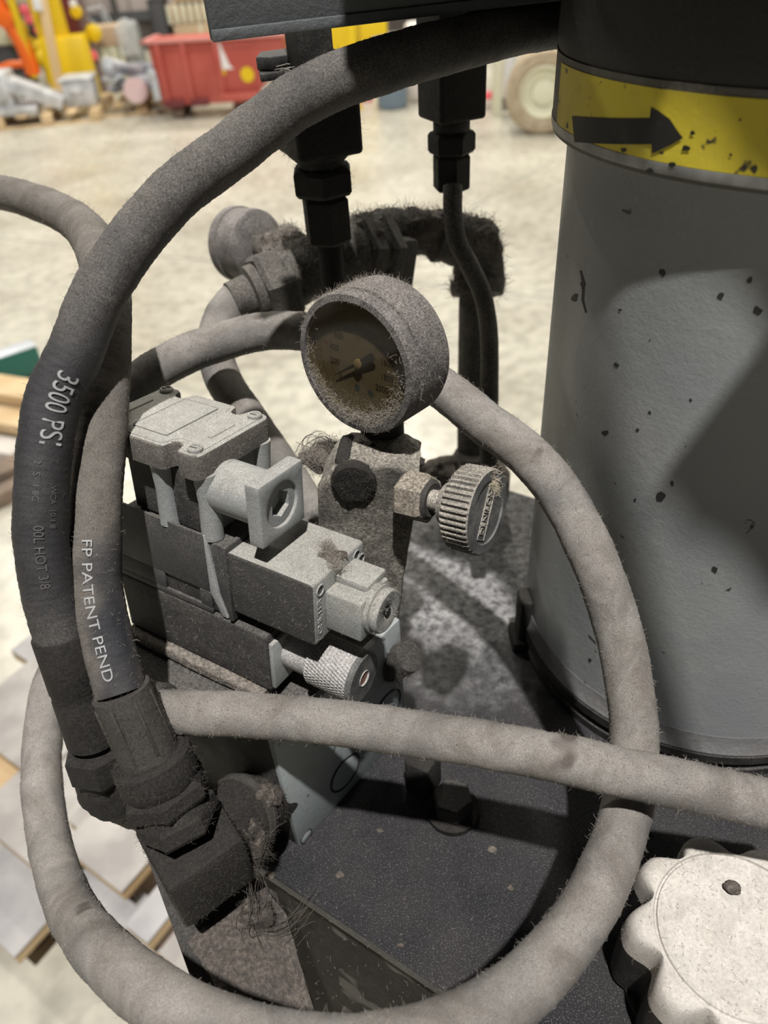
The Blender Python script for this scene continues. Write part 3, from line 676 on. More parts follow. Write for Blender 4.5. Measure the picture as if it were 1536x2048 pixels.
b = NB(); soft_prism(b, CV, lobed(-119.5, -57.5, .3, 45.3, NU, 4.6, 3.6), 45.9, 46.35, .25); obj('cover_panel', b, M_blue_t, valve)
b = NB(); prism(b, CV, [(-101, 6), (-80, 6), (-80, 40), (-101, 40)], 46.2, 46.9, .8, 2, side=True); prism(b, CV, [(-65, 15), (-62, 15), (-62, 31), (-65, 31)], 46.2, 47.0, .4, 1, side=True); prism(b, CV, [(-117, 15), (-113, 15), (-113, 31), (-117, 31)], 46.2, 47.0, .4, 1); obj('raised_badge', b, M_blue_t, valve)
for (u, v) in ((-60.5, 3.0), (-60.5, 42.5), (-116, 42.5), (-116, 3)):
    b = NB(); M2 = CV @ Matrix.Translation(V(u, v, 0)); lathe(b, M2, [(3.4, 46), (3.4, 47.4), (2.9, 48), (2.2, 48), (2.0, 47.2), (0, 47.2)], 24); box(b, M2, -2.6, 2.6, -.35, .35, 47.6, 48.05); obj('cover_screw', b, M_blue_t, valve)
# cable port : neck, square flange, plug with hexagonal recess
b = NB(); lathe(b, VF @ Matrix.Translation(V(-60, 14, 25)) @ Matrix.Rotation(math.radians(90), 4, 'Y'), [(12.5, 0), (12.5, 30)], 40); obj('port_neck', b, M_blue, valve)
PF = VF @ Matrix.Translation(V(-24, 14, 25.5)) @ Matrix.Rotation(math.radians(90), 4, 'Y')      # third axis = +u
b = NB(); 
# square flange with round opening
def ring_plate(bm, M, half, r, h0, h1, n=48):
    b = NB(); 
    def sq(t):
        c, s = math.cos(t), math.sin(t); k = half / max(abs(c), abs(s)); x, y = k * c, k * s
        return (x, y)
    rows = []
    for rad, h in (('s', h0), ('s', h1), (r, h1), (r, h0)):
        rows.append([b.verts.new((*(sq(2 * math.pi * i / n) if rad == 's' else (rad * math.cos(2 * math.pi * i / n), rad * math.sin(2 * math.pi * i / n))), h)) for i in range(n)])
    for a, c in zip(rows, rows[1:] + rows[:1]):
        for i in range(n): b.faces.new((a[i], a[(i + 1) % n], c[(i + 1) % n], c[i]))
    bmesh.ops.recalc_face_normals(b, faces=b.faces[:])
    es = [e for e in b.edges if len(e.link_faces) == 2 and e.calc_face_angle() > .9]
    bmesh.ops.bevel(b, geom=es, offset=.7, segments=2, affect='EDGES', profile=.5); return merge(bm, b, M)
ring_plate(b, PF, 15, 10.6, -7.5, 0); obj('port_flange', b, M_blue, valve)
b = NB()
n = 36; bb = NB(); outer = [bb.verts.new((10.4 * math.cos(2 * math.pi * i / n), 10.4 * math.sin(2 * math.pi * i / n), -1.6)) for i in range(n)]
def hexr(t, R): 
    k = (t % (math.pi / 3)) - math.pi / 6; return R * math.cos(math.pi / 6) / math.cos(k)
mid = [bb.verts.new((hexr(2 * math.pi * i / n, 6.6) * math.cos(2 * math.pi * i / n), hexr(2 * math.pi * i / n, 6.6) * math.sin(2 * math.pi * i / n), -1.4)) for i in range(n)]
low = [bb.verts.new((hexr(2 * math.pi * i / n, 5.9) * math.cos(2 * math.pi * i / n), hexr(2 * math.pi * i / n, 5.9) * math.sin(2 * math.pi * i / n), -8)) for i in range(n)]
for a, c in ((outer, mid), (mid, low)):
    for i in range(n): bb.faces.new((a[i], a[(i + 1) % n], c[(i + 1) % n], c[i]))
bb.faces.new(low); bmesh.ops.recalc_face_normals(bb, faces=bb.faces[:]); merge(b, bb, PF)
pl = obj('port_plug', b, M_blue, valve)
# coil front : raised letters, ring marks, tube nut
TF = VV @ Matrix.Translation(V(0, 0, 0))
def front(u, v, w, roll=0): return VV @ Matrix.Translation(V(u, v, w) * .001) @ Matrix(((0, 0, 1, 0), (1, 0, 0, 0), (0, 1, 0, 0), (0, 0, 0, 1))) @ Matrix.Rotation(roll, 4, 'Z')
b = NB(); flat_text(b, 'GMLTER', .0046, front(0, 4.6, -19.5, math.radians(90)), .0003, 1.15); obj('raised_text', b, M_blue, valve)
for v_, w_ in ((5.6, -5.4), (34.5, -4.6), (38.4, -9)):
    b = NB(); lathe(b, front(0, v_, w_), [(.0021, 0), (.0023, .0005), (.0028, .0005), (.003, 0)], 24); obj('ring_mark', b, M_blue, valve)
NC = (20.5, -17.0)
b = NB(); box(b, VF, 0, 19, 8.5, 32, -29, -8, 1.4); n3 = obj('tube_nut', b, M_blue_t, valve)
b = NB(); box(b, VF, 0, 17, 17, 33, -10, -4.6, 1.0); obj('nut_rib', b, M_blue_t, valve)
b = NB(); lathe(b, front(0, *NC), [(.0105, .016), (.0112, .0185), (.0112, .0208), (.0100, .0212), (.0105, .0225), (.0105, .0242), (.0098, .0252), (.0040, .0252), (.0030, .0246), (.0022, .0240), (.0020, .017), (0, .017)], 48); n4 = obj('end_cap', b, M_blue_t, valve)
b = NB(); lathe(b, front(0, *NC), [(0, .0175), (.0024, .01755)], 6); lathe(b, front(0, *NC), [(.0021, .0170), (.0021, .02555), (0, .0256)], 8); obj('override_pin', b, M_fitdark, valve)
dirt_shade(coil, M_dirtshade, -e3); dirt_shade(bx, M_dirtshade, -e3); dirt_shade(cov, M_dirtshade2, -e3, .25); dirt_shade(cov, M_dirtshade2, e1, .5)  # darker side faces: shade painted in together with caked dirt
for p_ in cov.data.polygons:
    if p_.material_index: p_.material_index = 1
for o_, cnt, l_ in ((coil, 900, .0016), (cov, 1500, .0014), (bodyo, 500, .002), (n3, 300, .0015), (n4, 260, .003), (bx, 300, .002)): fibres('lint', surface_samples([o_], cnt, .7), l_, valve, M_fib)
b = NB(); 
tuft = []
for k in range(900):
    t = random.random(); p = vl(-13 + 15 * t + random.gauss(0, 1.6), 29 - 12 * t + random.gauss(0, 1.6), .2); tuft.append((p, eu.copy()))
fibres('lint_tuft', tuft, .005, valve, M_fib, curl=1.5, lie=.4)
b = NB(); lump(b, vl(-5, 23, -.2), .0075, .0035, .0018, .5, 200, 3); tf = obj('tuft_core', b, M_fuzz, valve)

# ---- throttle module below, with knurled knob
mod = thing('throttle_module', 'dark sandwich valve module under the solenoid valve with a knurled steel adjusting knob', 'valve', tuple(vl(-60, 20, -76)))
b = NB(); box(b, VF, -124, -28, 0, 44, -76, -41.5, 1.2); subdiv(b, 3); roughen(b, .0004, 200); mo = obj('module_body', b, M_black, mod)
b = NB(); box(b, VF, -28, -25.5, 1, 43, -74, -46, .6); obj('end_plate', b, M_blue, mod)
fibres('lint', surface_samples([mo], 900, .4), .0022, mod, M_fib)
KC = (17, -59)
b = NB(); lathe(b, front(0, *KC), [(.0105, -.026), (.0105, -.0115), (.0120, -.011)], 40); obj('knob_collar', b, M_knurl, mod)
b = NB(); bb = NB(); NA, NH = 44, 11; R0 = .0124; rings = []
for j in range(NH * 2 + 1):
    h = -.011 + .0235 * j / (NH * 2); ring = []
    for i in range(NA * 2):
        a = 2 * math.pi * i / (NA * 2)
        up_ = (i % 2 == 0) and (j % 2 == 1)
        tw = (j / 2) * (2 * math.pi / NA) * .5
        rr = R0 + (.0007 if up_ else 0); ring.append(bb.verts.new((rr * math.cos(a + tw), rr * math.sin(a + tw), h)))
    rings.append(ring)
for a, c in zip(rings[:-1], rings[1:]):
    for i in range(NA * 2): bb.faces.new((a[i], a[(i + 1) % (NA * 2)], c[(i + 1) % (NA * 2)], c[i]))
bmesh.ops.recalc_face_normals(bb, faces=bb.faces[:]); merge(b, bb, front(0, *KC)); obj('knurl', b, M_knurl, mod, ang=20)
b = NB(); lathe(b, front(0, *KC), [(.0124, .0120), (.0131, .0124), (.0131, .0142), (.0122, .0152), (.0038, .0152), (.0038, .0142), (0, .0142)], 56); obj('knob_face', b, M_knobf, mod)
b = NB(); lathe(b, front(0, *KC), [(.0036, .0138), (.0036, .0148), (0, .0150)], 32); obj('copper_plug', b, M_copper, mod)['label'] = 'round copper-coloured plug'
b = NB(); lathe(b, front(0, *KC), [(.0036, .0146), (.0040, .0156), (.0042, .0152)], 32, cap=False); obj('plug_rim', b, M_knurl, mod)

# ---- manifold block on the tank
m0 = onz(600, 1695, ZP); d3 = V(.6587, .7524, 0).normalized(); d1 = V(d3.y, -d3.x, 0)
MM = Matrix(((d1.x, d3.x, 0, m0.x), (d1.y, d3.y, 0, m0.y), (0, 0, 1, m0.z), (0, 0, 0, 1)))
def mhit(x, y):
    r = ray(x, y); t = m0.dot(d1) / r.dot(d1); p = r * t - m0; return p.dot(d3), p.z
mv1 = mhit(812, 1440)[0]; mh = .099
mani = thing('manifold_block', 'pale blue steel manifold block with round ports standing on the tank plate under the valves', 'manifold', tuple(m0))
b = NB()
box(b, MM, -.004, 0, 0, mv1, 0, mh, .0006)
obj('machined_face', b, M_man, mani)
b = NB(); ie = MM.to_3x3().inverted() @ e1
prism(b, MM, [(-.004, 0), (-.004, mv1), (-.004 - .115 * ie.x, mv1 - .115 * ie.y), (-.004 - .115 * ie.x, -.115 * ie.y)], 0, mh, .001); mb = obj('block_body', b, M_black, mani)
b = NB(); box(b, VF, -124, -31, -4.5, 10, -83, -76.8, 1.2); subdiv(b, 5); roughen(b, .0008, 160); rl = obj('rail', b, mat('dusty_rail', (.05, .047, .042), .7, dust=(.20, .175, .15), dust_amt=.5, up=.3, bump=.0008, patch=60, fine=500), mani)
fibres('lint', surface_samples([rl], 700, .5), .003, mani, M_fib)
def port(x, y, r, rx=1.):
    v_, z_ = mhit(x, y); f = MM @ Matrix.Translation(V(0, v_, z_)) @ Matrix(((0, 0, 1, 0), (1, 0, 0, 0), (0, 1, 0, 0), (0, 0, 0, 1)))
    b = NB(); lathe(b, f, [(r * .90, .0001), (r * .90, .0006), (r, .0006), (r, .0001)], 44, cap=False); obj('port_seal', b, M_fitdark, mani)
    b = NB(); lathe(b, f, [(r * .9, .00015), (r * .8, .0004), (0, .0005)], 44); obj('port_cap', b, M_man, mani)
port(690, 1545, .0125); port(775, 1415, .0125); port(612, 1672, .0045)
# round fuzzy plug sticking out behind the knurled knob
b = NB(); fp = at(806, 1318, .412); lathe(b, axis_frame(fp, at(846, 1300, .398) - fp), [(.009, -.018), (.0095, 0), (.0085, .006), (0, .007)], 36); roughen(b, .0012, 200); pg = obj('fuzzy_plug', b, M_dirtshade, mani)
fibres('lint', surface_samples([pg], 1500, 0), .006, mani, M_fibd)

# ---- small lug and bolt standing on the plate in the hose's shade
g0 = onz(905, 1600, ZP + .012)
lug = thing('hex_bolt', 'black hexagonal bolt with a dusty washer on the tank plate behind the crossing hose', 'bolt', (g0.x, g0.y, ZP))
fr = frame((g0.x, g0.y, ZP), E1)
b = NB(); hexnut(b, fr, .0115, .004, .017, .2); obj('bolt_head', b, M_fitdark, lug)
b = NB(); lathe(b, fr, [(.015, 0), (.015, .004), (.0, .004)], 36); obj('washer', b, M_fit, lug)
g1 = onz(850, 1580, ZP)
b = NB(); box(b, frame((g1.x, g1.y, ZP), E1), -.010, .006, -.006, .010, 0, .030, .002); roughen(b, .0008, 200); tag(obj('fixing_lug', b, M_fit), 'small square dusty lug on the tank plate beside the black bolt', 'lug')

# =================================================================== GAUGE, SHUT-OFF BLOCK, KNOB
ga, gt = -2.2727, .075
gn = V(math.cos(ga) * math.cos(gt), math.sin(ga) * math.cos(gt), math.sin(gt)); gc = at(709, 731.3, .335)
gr = UP.cross(gn).normalized(); gu = gn.cross(gr)
GF = Matrix(((gr.x, gu.x, gn.x, gc.x), (gr.y, gu.y, gn.y, gc.y), (gr.z, gu.z, gn.z, gc.z), (0, 0, 0, 1)))
gauge = thing('pressure_gauge', 'round dusty pressure gauge facing the camera, aged dial with a needle near zero', 'gauge', tuple(gc - UP * .04))
R = .0334
b = NB(); lathe(b, GF, [(.0288, .0000), (.0296, .0012), (.0325, .0008), (R, -.0008), (R, -.0048), (.0322, -.0054), (.0322, -.0068), (.0334, -.0074), (.0336, -.026), (.0325, -.0285), (.020, -.0295), (0, -.0295)], 96, cap=False); case = obj('case', b, M_gauge, gauge)
b = NB(); lathe(b, GF, [(.0288, .0), (.0280, -.004), (0, -.0042)], 72, cap=False); dial = obj('dial', b, M_dialm, gauge)
def dang(k): return math.radians(218 - k * 25.6)
b = NB()
for k in range(0, 11):
    a = dang(k); M2 = GF @ Matrix.Translation(V(.0158 * math.cos(a), .0158 * math.sin(a), -.0040))
    flat_text(b, str(k * 200), .0044, M2, .00002, .85)
for k in range(0, 101):
    a = dang(k / 10); L_ = .0022 if k % 10 == 0 else (.0015 if k % 5 == 0 else .0009)
    box(b, GF @ Matrix.Rotation(a, 4, 'Z'), .0245 - L_, .0245, -.00010, .00010, -.0042, -.0040)
obj('scale_marks', b, M_ink, dial)
b = NB()
for k in range(0, 15):
    a = dang(k); M2 = GF @ Matrix.Translation(V(.0206 * math.cos(a), .0206 * math.sin(a), -.0040))
    if k <= 14 and k % 2 == 0 and k <= 10: flat_text(b, str(int(k * 14)), .0022, M2, .00002, .9)
for k in range(0, 71):
    a = dang(k / 7); box(b, GF @ Matrix.Rotation(a, 4, 'Z'), .0180, .0186, -.00008, .00008, -.0042, -.0040)
flat_text(b, 'PSI', .0030, GF @ Matrix.Translation(V(0, -.0066, -.0040)), .00002)
obj('red_scale', b, M_inkr, dial)
b = NB()
for x, y in ((-.0022, -.0130), (.0058, -.0138)): lathe(b, GF @ Matrix.Translation(V(x, y, 0)), [(.0017, -.0043), (.0017, -.0039), (0, -.0039)], 20)
obj('dial_screw', b, plain('blued_screw', (.06, .08, .09), .5), gauge)
b = NB(); M2 = GF @ Matrix.Rotation(math.radians(213), 4, 'Z')
prism(b, M2, [(-.011, -.0013), (-.0105, -.0019), (-.0045, -.0015), (0, -.0009), (.017, -.0001), (.017, .0001), (0, .0009), (-.0045, .0015), (-.0105, .0019), (-.011, .0013)], -.0028, -.0024); obj('needle', b, M_ink, gauge)
b = NB(); lathe(b, GF, [(.0023, -.0030), (.0023, -.0018), (.0016, -.0014), (0, -.0014)], 24); obj('needle_hub', b, M_brass, gauge)
# dusty glass
gm = bpy.data.materials.new('dusty_gauge_glass'); gm.use_nodes = True; nt = gm.node_tree; N = nt.nodes; L = nt.links
for n_ in list(N): N.remove(n_)
out = N.new('ShaderNodeOutputMaterial'); tr = N.new('ShaderNodeBsdfTransparent'); gl = N.new('ShaderNodeBsdfGlossy'); gl.inputs['Roughness'].default_value = .12; df = N.new('ShaderNodeBsdfDiffuse'); df.inputs[0].default_value = (.30, .26, .18, 1)
tr.inputs[0].default_value = (.55, .52, .45, 1)
m1 = N.new('ShaderNodeMixShader'); m1.inputs[0].default_value = .04; m2 = N.new('ShaderNodeMixShader')
tc = N.new('ShaderNodeTexCoord'); nz = N.new('ShaderNodeTexNoise'); nz.inputs['Scale'].default_value = 1500; nz.inputs['Detail'].default_value = 4; sx = N.new('ShaderNodeSeparateXYZ')
L.new(tc.outputs['Object'], nz.inputs['Vector']); L.new(tc.outputs['Object'], sx.inputs[0])
m_a = N.new('ShaderNodeMapRange'); m_a.inputs[1].default_value = .036; m_a.inputs[2].default_value = .010; m_a.inputs[3].default_value = -.10; m_a.inputs[4].default_value = .42; L.new(sx.outputs[2], m_a.inputs[0])
m_b = N.new('ShaderNodeMapRange'); m_b.inputs[1].default_value = .45; m_b.inputs[2].default_value = .62; m_b.inputs[3].default_value = .12; m_b.inputs[4].default_value = 1.6; L.new(nz.outputs['Fac'], m_b.inputs[0])
mm = N.new('ShaderNodeMath'); mm.operation = 'MULTIPLY'; mm.use_clamp = True; L.new(m_a.outputs[0], mm.inputs[0]); L.new(m_b.outputs[0], mm.inputs[1])
L.new(tr.outputs[0], m1.inputs[1]); L.new(gl.outputs[0], m1.inputs[2]); L.new(mm.outputs[0], m2.inputs[0]); L.new(m1.outputs[0], m2.inputs[1]); L.new(df.outputs[0], m2.inputs[2]); L.new(m2.outputs[0], out.inputs[0])
b = NB(); lathe(b, GF, [(.0286, -.0006), (0, -.0006)], 72, cap=False); obj('glass', b, gm, gauge)
fibres('lint', surface_samples([case], 3800, 1.2), .0028, gauge, M_fib)
rim = []
for k in range(1500):
    a = math.radians(random.gauss(-90, 42)); rr = .0288 - abs(random.gauss(0, .0028)); rim.append((GF @ V(rr * math.cos(a), rr * math.sin(a), .0006), (gn + gu * .3).normalized()))
fibres('rim_lint', rim, .0050, gauge, M_fib, curl=1.8, lie=.9)
# stem
sp = gc - gn * .0165; sp = V(sp.x, sp.y, 0)
z0, z1, z2 = gc.z - .031, zat(sp, 905), zat(sp, 975)
b = NB(); lathe(b, frame((sp.x, sp.y, 0), (1, 0, 0), (0, 1, 0)), [(.0110, z1), (.0110, z0)], 32); obj('stem', b, M_fitdark, gauge)
b = NB(); hexnut(b, frame((sp.x, sp.y, 0), (1, 0, 0), (0, 1, 0)), .0155, z2 + .004, z1 + .002, .5); obj('stem_nut', b, M_fitdark, gauge)
# tapered shut-off block with dusty face
wp = at(745, 975, .354); wn = V(-.12, -1, 0).normalized(); wr = V(-wn.y, wn.x, 0)
def wh(x, y):
    r = ray(x, y); t = wp.dot(wn) / r.dot(wn); p = r * t - wp; return (p.dot(wr), p.z)
WM = Matrix(((wr.x, 0, wn.x, wp.x), (wr.y, 0, wn.y, wp.y), (0, 1, 0, wp.z), (0, 0, 0, 1)))
wedge = thing('shut_off_block', 'rough dust-caked tapered casting that carries the pressure gauge', 'valve block', tuple(onz(760, 1330, -.33)))
wpoly = [wh(*q) for q in [(664, 943), (690, 932), (806, 936), (838, 952), (834, 1000), (812, 1130), (792, 1262), (775, 1400), (640, 1400), (640, 1150), (634, 990)]]
b = NB(); prism(b, WM, wpoly, -.030, 0, .002, 2); bmesh.ops.triangulate(b, faces=b.faces[:]); subdiv(b, 4); roughen(b, .0011, 150); wb = obj('casting', b, M_wedge, wedge)
bc = wh(708, 962); b = NB(); lathe(b, WM @ Matrix.Translation(V(bc[0], bc[1], 0)), [(.0108, -.002), (.0108, .0015), (.0098, .0028), (0, .003)], 40); roughen(b, .0006, 250); bo = obj('round_plug', b, M_fit, wedge)
b = NB(); 
tp = wh(745, 932)
box(b, WM, wh(668, 940)[0], wh(700, 940)[0] , tp[1] - .010, tp[1] + .001, -.028, -.004, .003); roughen(b, .001, 200); obj('side_lug', b, M_fit, wedge)
fibres('lint', surface_samples([wb], 2600, .3), .0020, wedge, M_fib); fibres('dark_lint', surface_samples([bo], 500, 0), .003, wedge, M_fibd)
# fuzz nest left of the stem
nest = thing('lint_nest', 'bird-nest tangle of dark lint beside the gauge stem on top of the casting', 'lint', tuple(at(665, 930, .385)))
b = NB(); lump(b, at(668, 912, .385), .0125, .008, .0065, .6, 120, 4); lump(b, at(632, 918, .385), .0085, .006, .005, .6, 140, 4); lump(b, at(700, 925, .380), .008, .007, .005, .6, 140, 4); nc = obj('lint_clump', b, M_fuzz, nest)
fibres('fine_lint', surface_samples([nc], 4200, .2), .0065, nest, M_fib, curl=1.6)
strings('stray_hair', '', [([at(690, 930, .372), at(660, 885, .378), at(625, 880, .385), at(605, 900, .388)], .0022, 12), ([at(735, 905, .365), at(700, 895, .372), at(690, 930, .37), at(650, 960, .375)], .002, 10)], parent=nest, m=M_fibd)
b = NB(); lump(b, at(735, 918, .364), .011, .008, .006, .5, 150, 4); lump(b, at(805, 925, .366), .009, .007, .005, .5, 170, 4); lump(b, at(760, 908, .368), .012, .008, .006, .5, 150, 4); tl_ = obj('top_lint', b, M_fit, wedge); fibres('top_fibre', surface_samples([tl_], 1300, .3), .0035, wedge, M_fibd)
# knurled knob on its stem
ka, kt = -.619, .1298
kn = V(math.cos(ka) * math.cos(kt), math.sin(ka) * math.cos(kt), math.sin(kt)); kc = at(976, 1025, .33); kr = UP.cross(kn).normalized(); ku = kn.cross(kr)
KF = Matrix(((kr.x, ku.x, kn.x, kc.x), (kr.y, ku.y, kn.y, kc.y), (kr.z, ku.z, kn.z, kc.z), (0, 0, 0, 1)))
knob = thing('control_knob', 'ribbed round black knob with raised lettering on its face, right of the gauge block', 'knob', tuple(kc - kn * .012))
n = 44; b = NB(); bb = NB(); rings = []
for h, rr, dp in ((-.0150, .0150, 0), (-.0145, .0186, .3), (-.0130, .0199, 1), (-.0020, .0201, 1), (-.0006, .0199, .25), (0, .0192, 0)):
    rings.append([bb.verts.new(((rr - .0013 * dp * (i % 4 in (2, 3))) * math.cos(2 * math.pi * i / (n * 4)), (rr - .0013 * dp * (i % 4 in (2, 3))) * math.sin(2 * math.pi * i / (n * 4)), h)) for i in range(n * 4)])
for a, c in zip(rings[:-1], rings[1:]):
    for i in range(n * 4): bb.faces.new((a[i], a[(i + 1) % (n * 4)], c[(i + 1) % (n * 4)], c[i]))
bb.faces.new(rings[0][::-1]); bmesh.ops.recalc_face_normals(bb, faces=bb.faces[:]); merge(b, bb, KF); kg = obj('ribbed_grip', b, M_knob, knob)
b = NB(); lathe(b, KF, [(.0192, 0), (.0150, .0002), (.0148, -.0008), (0, -.0009)], 72, cap=False); obj('face_disc', b, M_knobf, knob)
b = NB(); KT = KF @ Matrix.Translation(V(0, 0, -.0007)) @ Matrix.Rotation(math.radians(50), 4, 'Z')
flat_text(b, 'DENISON', .0052, KT, .00035, .95)
for y in (-.0034, .0034): box(b, KT, -.0128, .0128, y - .00015, y + .00015, -.0003, .0004)
for x in (-.0128, .0128): box(b, KT, x - .00015, x + .00015, -.0034, .0034, -.0003, .0004)
obj('raised_lettering', b, M_knob, knob)
b = NB(); lathe(b, KF, [(.0050, -.036), (.0050, -.022), (.0098, -.0215), (.0108, -.016), (.0108, -.0145)], 36); st = obj('stem', b, M_knob, knob)
b = NB(); hexnut(b, KF, .0122, -.0445, -.030, .2); gn2 = obj('gland_nut', b, mat('dusty_gland', (.05, .045, .04), .6, dust=(.27, .235, .19), dust_amt=.45, up=.6, bump=.0006, patch=60, fine=700), knob)
b = NB(); lathe(b, KF, [(.0098, -.0300), (.0080, -.0285), (.0060, -.0290)], 36); obj('gland_ring', b, M_crimp, knob)
fibres('lint', surface_samples([kg, st, gn2], 2200, .8), .0014, knob, M_fib)
tf_ = [(KF @ V(.0085 + random.gauss(0, .0018), .0105 + random.gauss(0, .0030), 0), kn.copy()) for _ in range(260)]
fibres('pale_tuft', tf_, .004, knob, M_fibl, curl=1.5)

# =================================================================== TALL FITTINGS UNDER THE BEAM
def column(name, label, p, parts, cat='fitting'):
    p = Vector(p); base = V(p.x, p.y, 0); f = frame(base, BD, V(-BD.y, BD.x, 0)); root = thing(name, label, cat, (p.x, p.y, zat(p, parts[-1][2])))
    made = []
    for nm, kind, y1, y0, r, m, ph in [(q[0], q[1], q[2], q[3], q[4], q[5], q[6] if len(q) > 6 else 0) for q in parts]:
        z0, z1 = zat(p, y1), zat(p, y0) if y0 is not None else .03
        b = NB()
        if kind == 'hex': hexnut(b, f, r, z0, z1, ph)
        elif kind == 'rod': lathe(b, f, [(r * .93, z0), (r, z0 + .0012), (r, z1 - .0012), (r * .93, z1)], 36)
        elif kind == 'sq': box(b, f, -r, r, -r, r, z0, z1, r * .14, 3)
        made.append(obj(nm, b, m, root))
    return root, made
M_fd2 = M_fitdark
P1 = at(650, 400, .420)
c1, md = column('tall_fitting', 'larger black tee and stacked hexagonal nuts hanging under the beam, left of the pair', P1, [
    ('mount_post', 'sq', 175, None, .0095, M_fd2), ('tee_body', 'sq', 305, 175, .0185, M_fit), ('neck', 'rod', 338, 300, .0130, M_fd2),
    ('swivel_nut', 'hex', 386, 332, .0180, M_fit, .15), ('thread', 'rod', 398, 384, .0105, M_fd2), ('lock_nut', 'hex', 482, 392, .0138, M_fit, .35), ('tube_end', 'rod', 640, 478, .0072, M_fit)])
# slanted lower shoulder of the tee
z0 = zat(P1, 300)
b = NB(); lathe(b, frame((P1.x, P1.y, 0), (1, 0, 0), (0, 1, 0)), [(.0135, zat(P1, 320)), (.0180, zat(P1, 303)), (.0180, zat(P1, 285))], 36); obj('shoulder', b, M_fit, c1)
b = NB(); f = frame(at(588, 132, .395), BD); prism(b, f, [(-.022, -.006), (-.017, -.012), (.02, -.012), (.02, .012), (-.014, .012)], .001, .007, .0006); prism(b, f, [(-.024, -.016), (.02, -.016), (.02, .006), (-.018, .006)], -.003, .0005, .0004)
obj('stop_plate', b, M_fd2, c1)
fibres('lint', surface_samples(md[1:2] + md[3:6], 900, 0), .004, c1, M_fibd)
strings('stray_hair', '', [([at(540, 145, .385), at(575, 140, .38), at(600, 155, .375)], .002, 9)], parent=c1)
P2 = at(903, 290, .460)
c2, md = column('tall_fitting', 'narrower black square fitting with two hexagonal nuts feeding the S-bent tube', P2, [
    ('square_body', 'sq', 236, None, .0155, M_fit), ('neck', 'rod', 266, 234, .0113, M_fd2), ('swivel_nut', 'hex', 305, 262, .0148, M_fit, .5), ('thread', 'rod', 312, 303, .0085, M_fd2), ('lock_nut', 'hex', 378, 307, .0120, M_fit, .3)])
fibres('lint', surface_samples(md[2:5], 350, 0), .003, c2, M_fibd)
tp_ = [(905, 372, .460), (906, 430, .462), (914, 480, .464), (938, 530, .468), (962, 580, .474), (975, 640, .48), (979, 710, .485), (979, 780, .49), (978, 850, .496), (978, 930, .502), (976, 1060, .512)]
C = spline([at(*q) for q in tp_], .003); b = NB(); tube(b, C, .0060, 24, lambda i, a: .0003 * noise.noise(Vector(C[i]) * 80 + V(a, 0, 0)))
tb = obj('bent_tube', b, M_fit_rear); tag(tb, 'thin dark steel tube with an S-bend, in front of the upright pipe', 'tube')
for ch in [tb]:
    root = thing('bent_tube', ch['label'], 'tube', ch['_w']); 
    del ch['label']; del ch['category']; ch.parent = root; ch.location = (0, 0, 0); ch.name = 'tube_wall'; root.name = 'bent_tube'
    fibres('lint', surface_samples([ch], 700, 0), .0025, root, M_fibd)

M_fib_rear = plain('grey_lint_fibre', (.16, .14, .12), .9)
# =================================================================== REAR PIPE GROUP
Z = .575
pipe = thing('rear_pipe', 'lint-covered black pipe: upright on the right, elbow, and horizontal run behind the gauge', 'pipe', tuple(onz(945, 945, ZP)))
b = NB(); C = spline([at(946, 1010, .615), at(946, 900, .602), at(947, 800, .59), at(949, 700, .58), at(951, 600, .572), at(953, 560, .570)], .004); tube(b, C, .0128, 32); up1 = obj('upright_pipe', b, M_fit_rear, pipe)
b = NB(); C = spline([at(955, 575, .569), at(957, 545, .567), at(954, 512, .562), at(938, 488, .555), at(905, 476, .548), at(870, 470, .543)], .003); tube(b, C, .0185, 32); tube(b, spline([at(955, 590, .570), at(955, 560, .568)], .004), .0205, 32); roughen(b, .0018, 120); el = obj('elbow', b, M_fit_rear, pipe)
b = NB(); C = spline([at(905, 478, .548), at(860, 468, .543), at(800, 462, .535), at(740, 470, .52), at(690, 485, .51)], .003); tube(b, C, .0150, 32); roughen(b, .0022, 110); hz = obj('horizontal_pipe', b, M_fit_rear, pipe)
b = NB(); lump(b, at(835, 458, .535), .026, .014, .014, .4, 70, 4); lump(b, at(900, 470, .545), .014, .012, .014, .4, 90, 4); lump(b, at(950, 490, .555), .020, .016, .020, .35, 80, 4); lp_ = obj('lint_sleeve', b, M_fuzz2, pipe)
b = NB(); lathe(b, axis_frame(at(946, 945, .607), UP), [(.030, -.02), (.030, .0), (.022, .004), (.014, .02)], 36); roughen(b, .002, 100); lump(b, at(885, 945, .60), .022, .016, .012, .4, 80, 4); obj('base_flange', b, M_fuzz2, pipe)
fibres('lint', surface_samples([lp_, el, hz], 5200, .2), .0075, pipe, M_fib_rear, rad=.00018); fibres('pipe_lint', surface_samples([up1], 500, 0), .005, pipe, M_fib_rear, rad=.00016)
# tee & coupling flats in the middle
tee = thing('tee_fitting', 'lint-matted black tee and square couplings between the rear gauge and the pipe', 'fitting', tuple(at(700, 560, .50)))
FT = frame(at(745, 505, .515), at(800, 500, .53) - at(700, 505, .50))
b = NB(); hexnut(b, FT @ Matrix.Rotation(math.radians(90), 4, 'Y'), .024, -.018, -.004, .2); obj('coupling_nut', b, M_fit_rear, tee)
b = NB(); hexnut(b, FT @ Matrix.Rotation(math.radians(90), 4, 'Y'), .026, -.001, .012, .2); obj('coupling_nut', b, M_fit_rear, tee)
b = NB(); box(b, FT, -.010, .028, -.018, .018, -.034, .012, .004); roughen(b, .001, 150); obj('tee_outlet', b, M_fit_rear, tee)
b = NB(); tube(b, spline([at(755, 500, .515), at(680, 515, .50), at(600, 545, .49), at(560, 560, .485)], .004), .0200, 32); roughen(b, .002, 110); tb2 = obj('tee_run', b, M_fit_rear, tee)
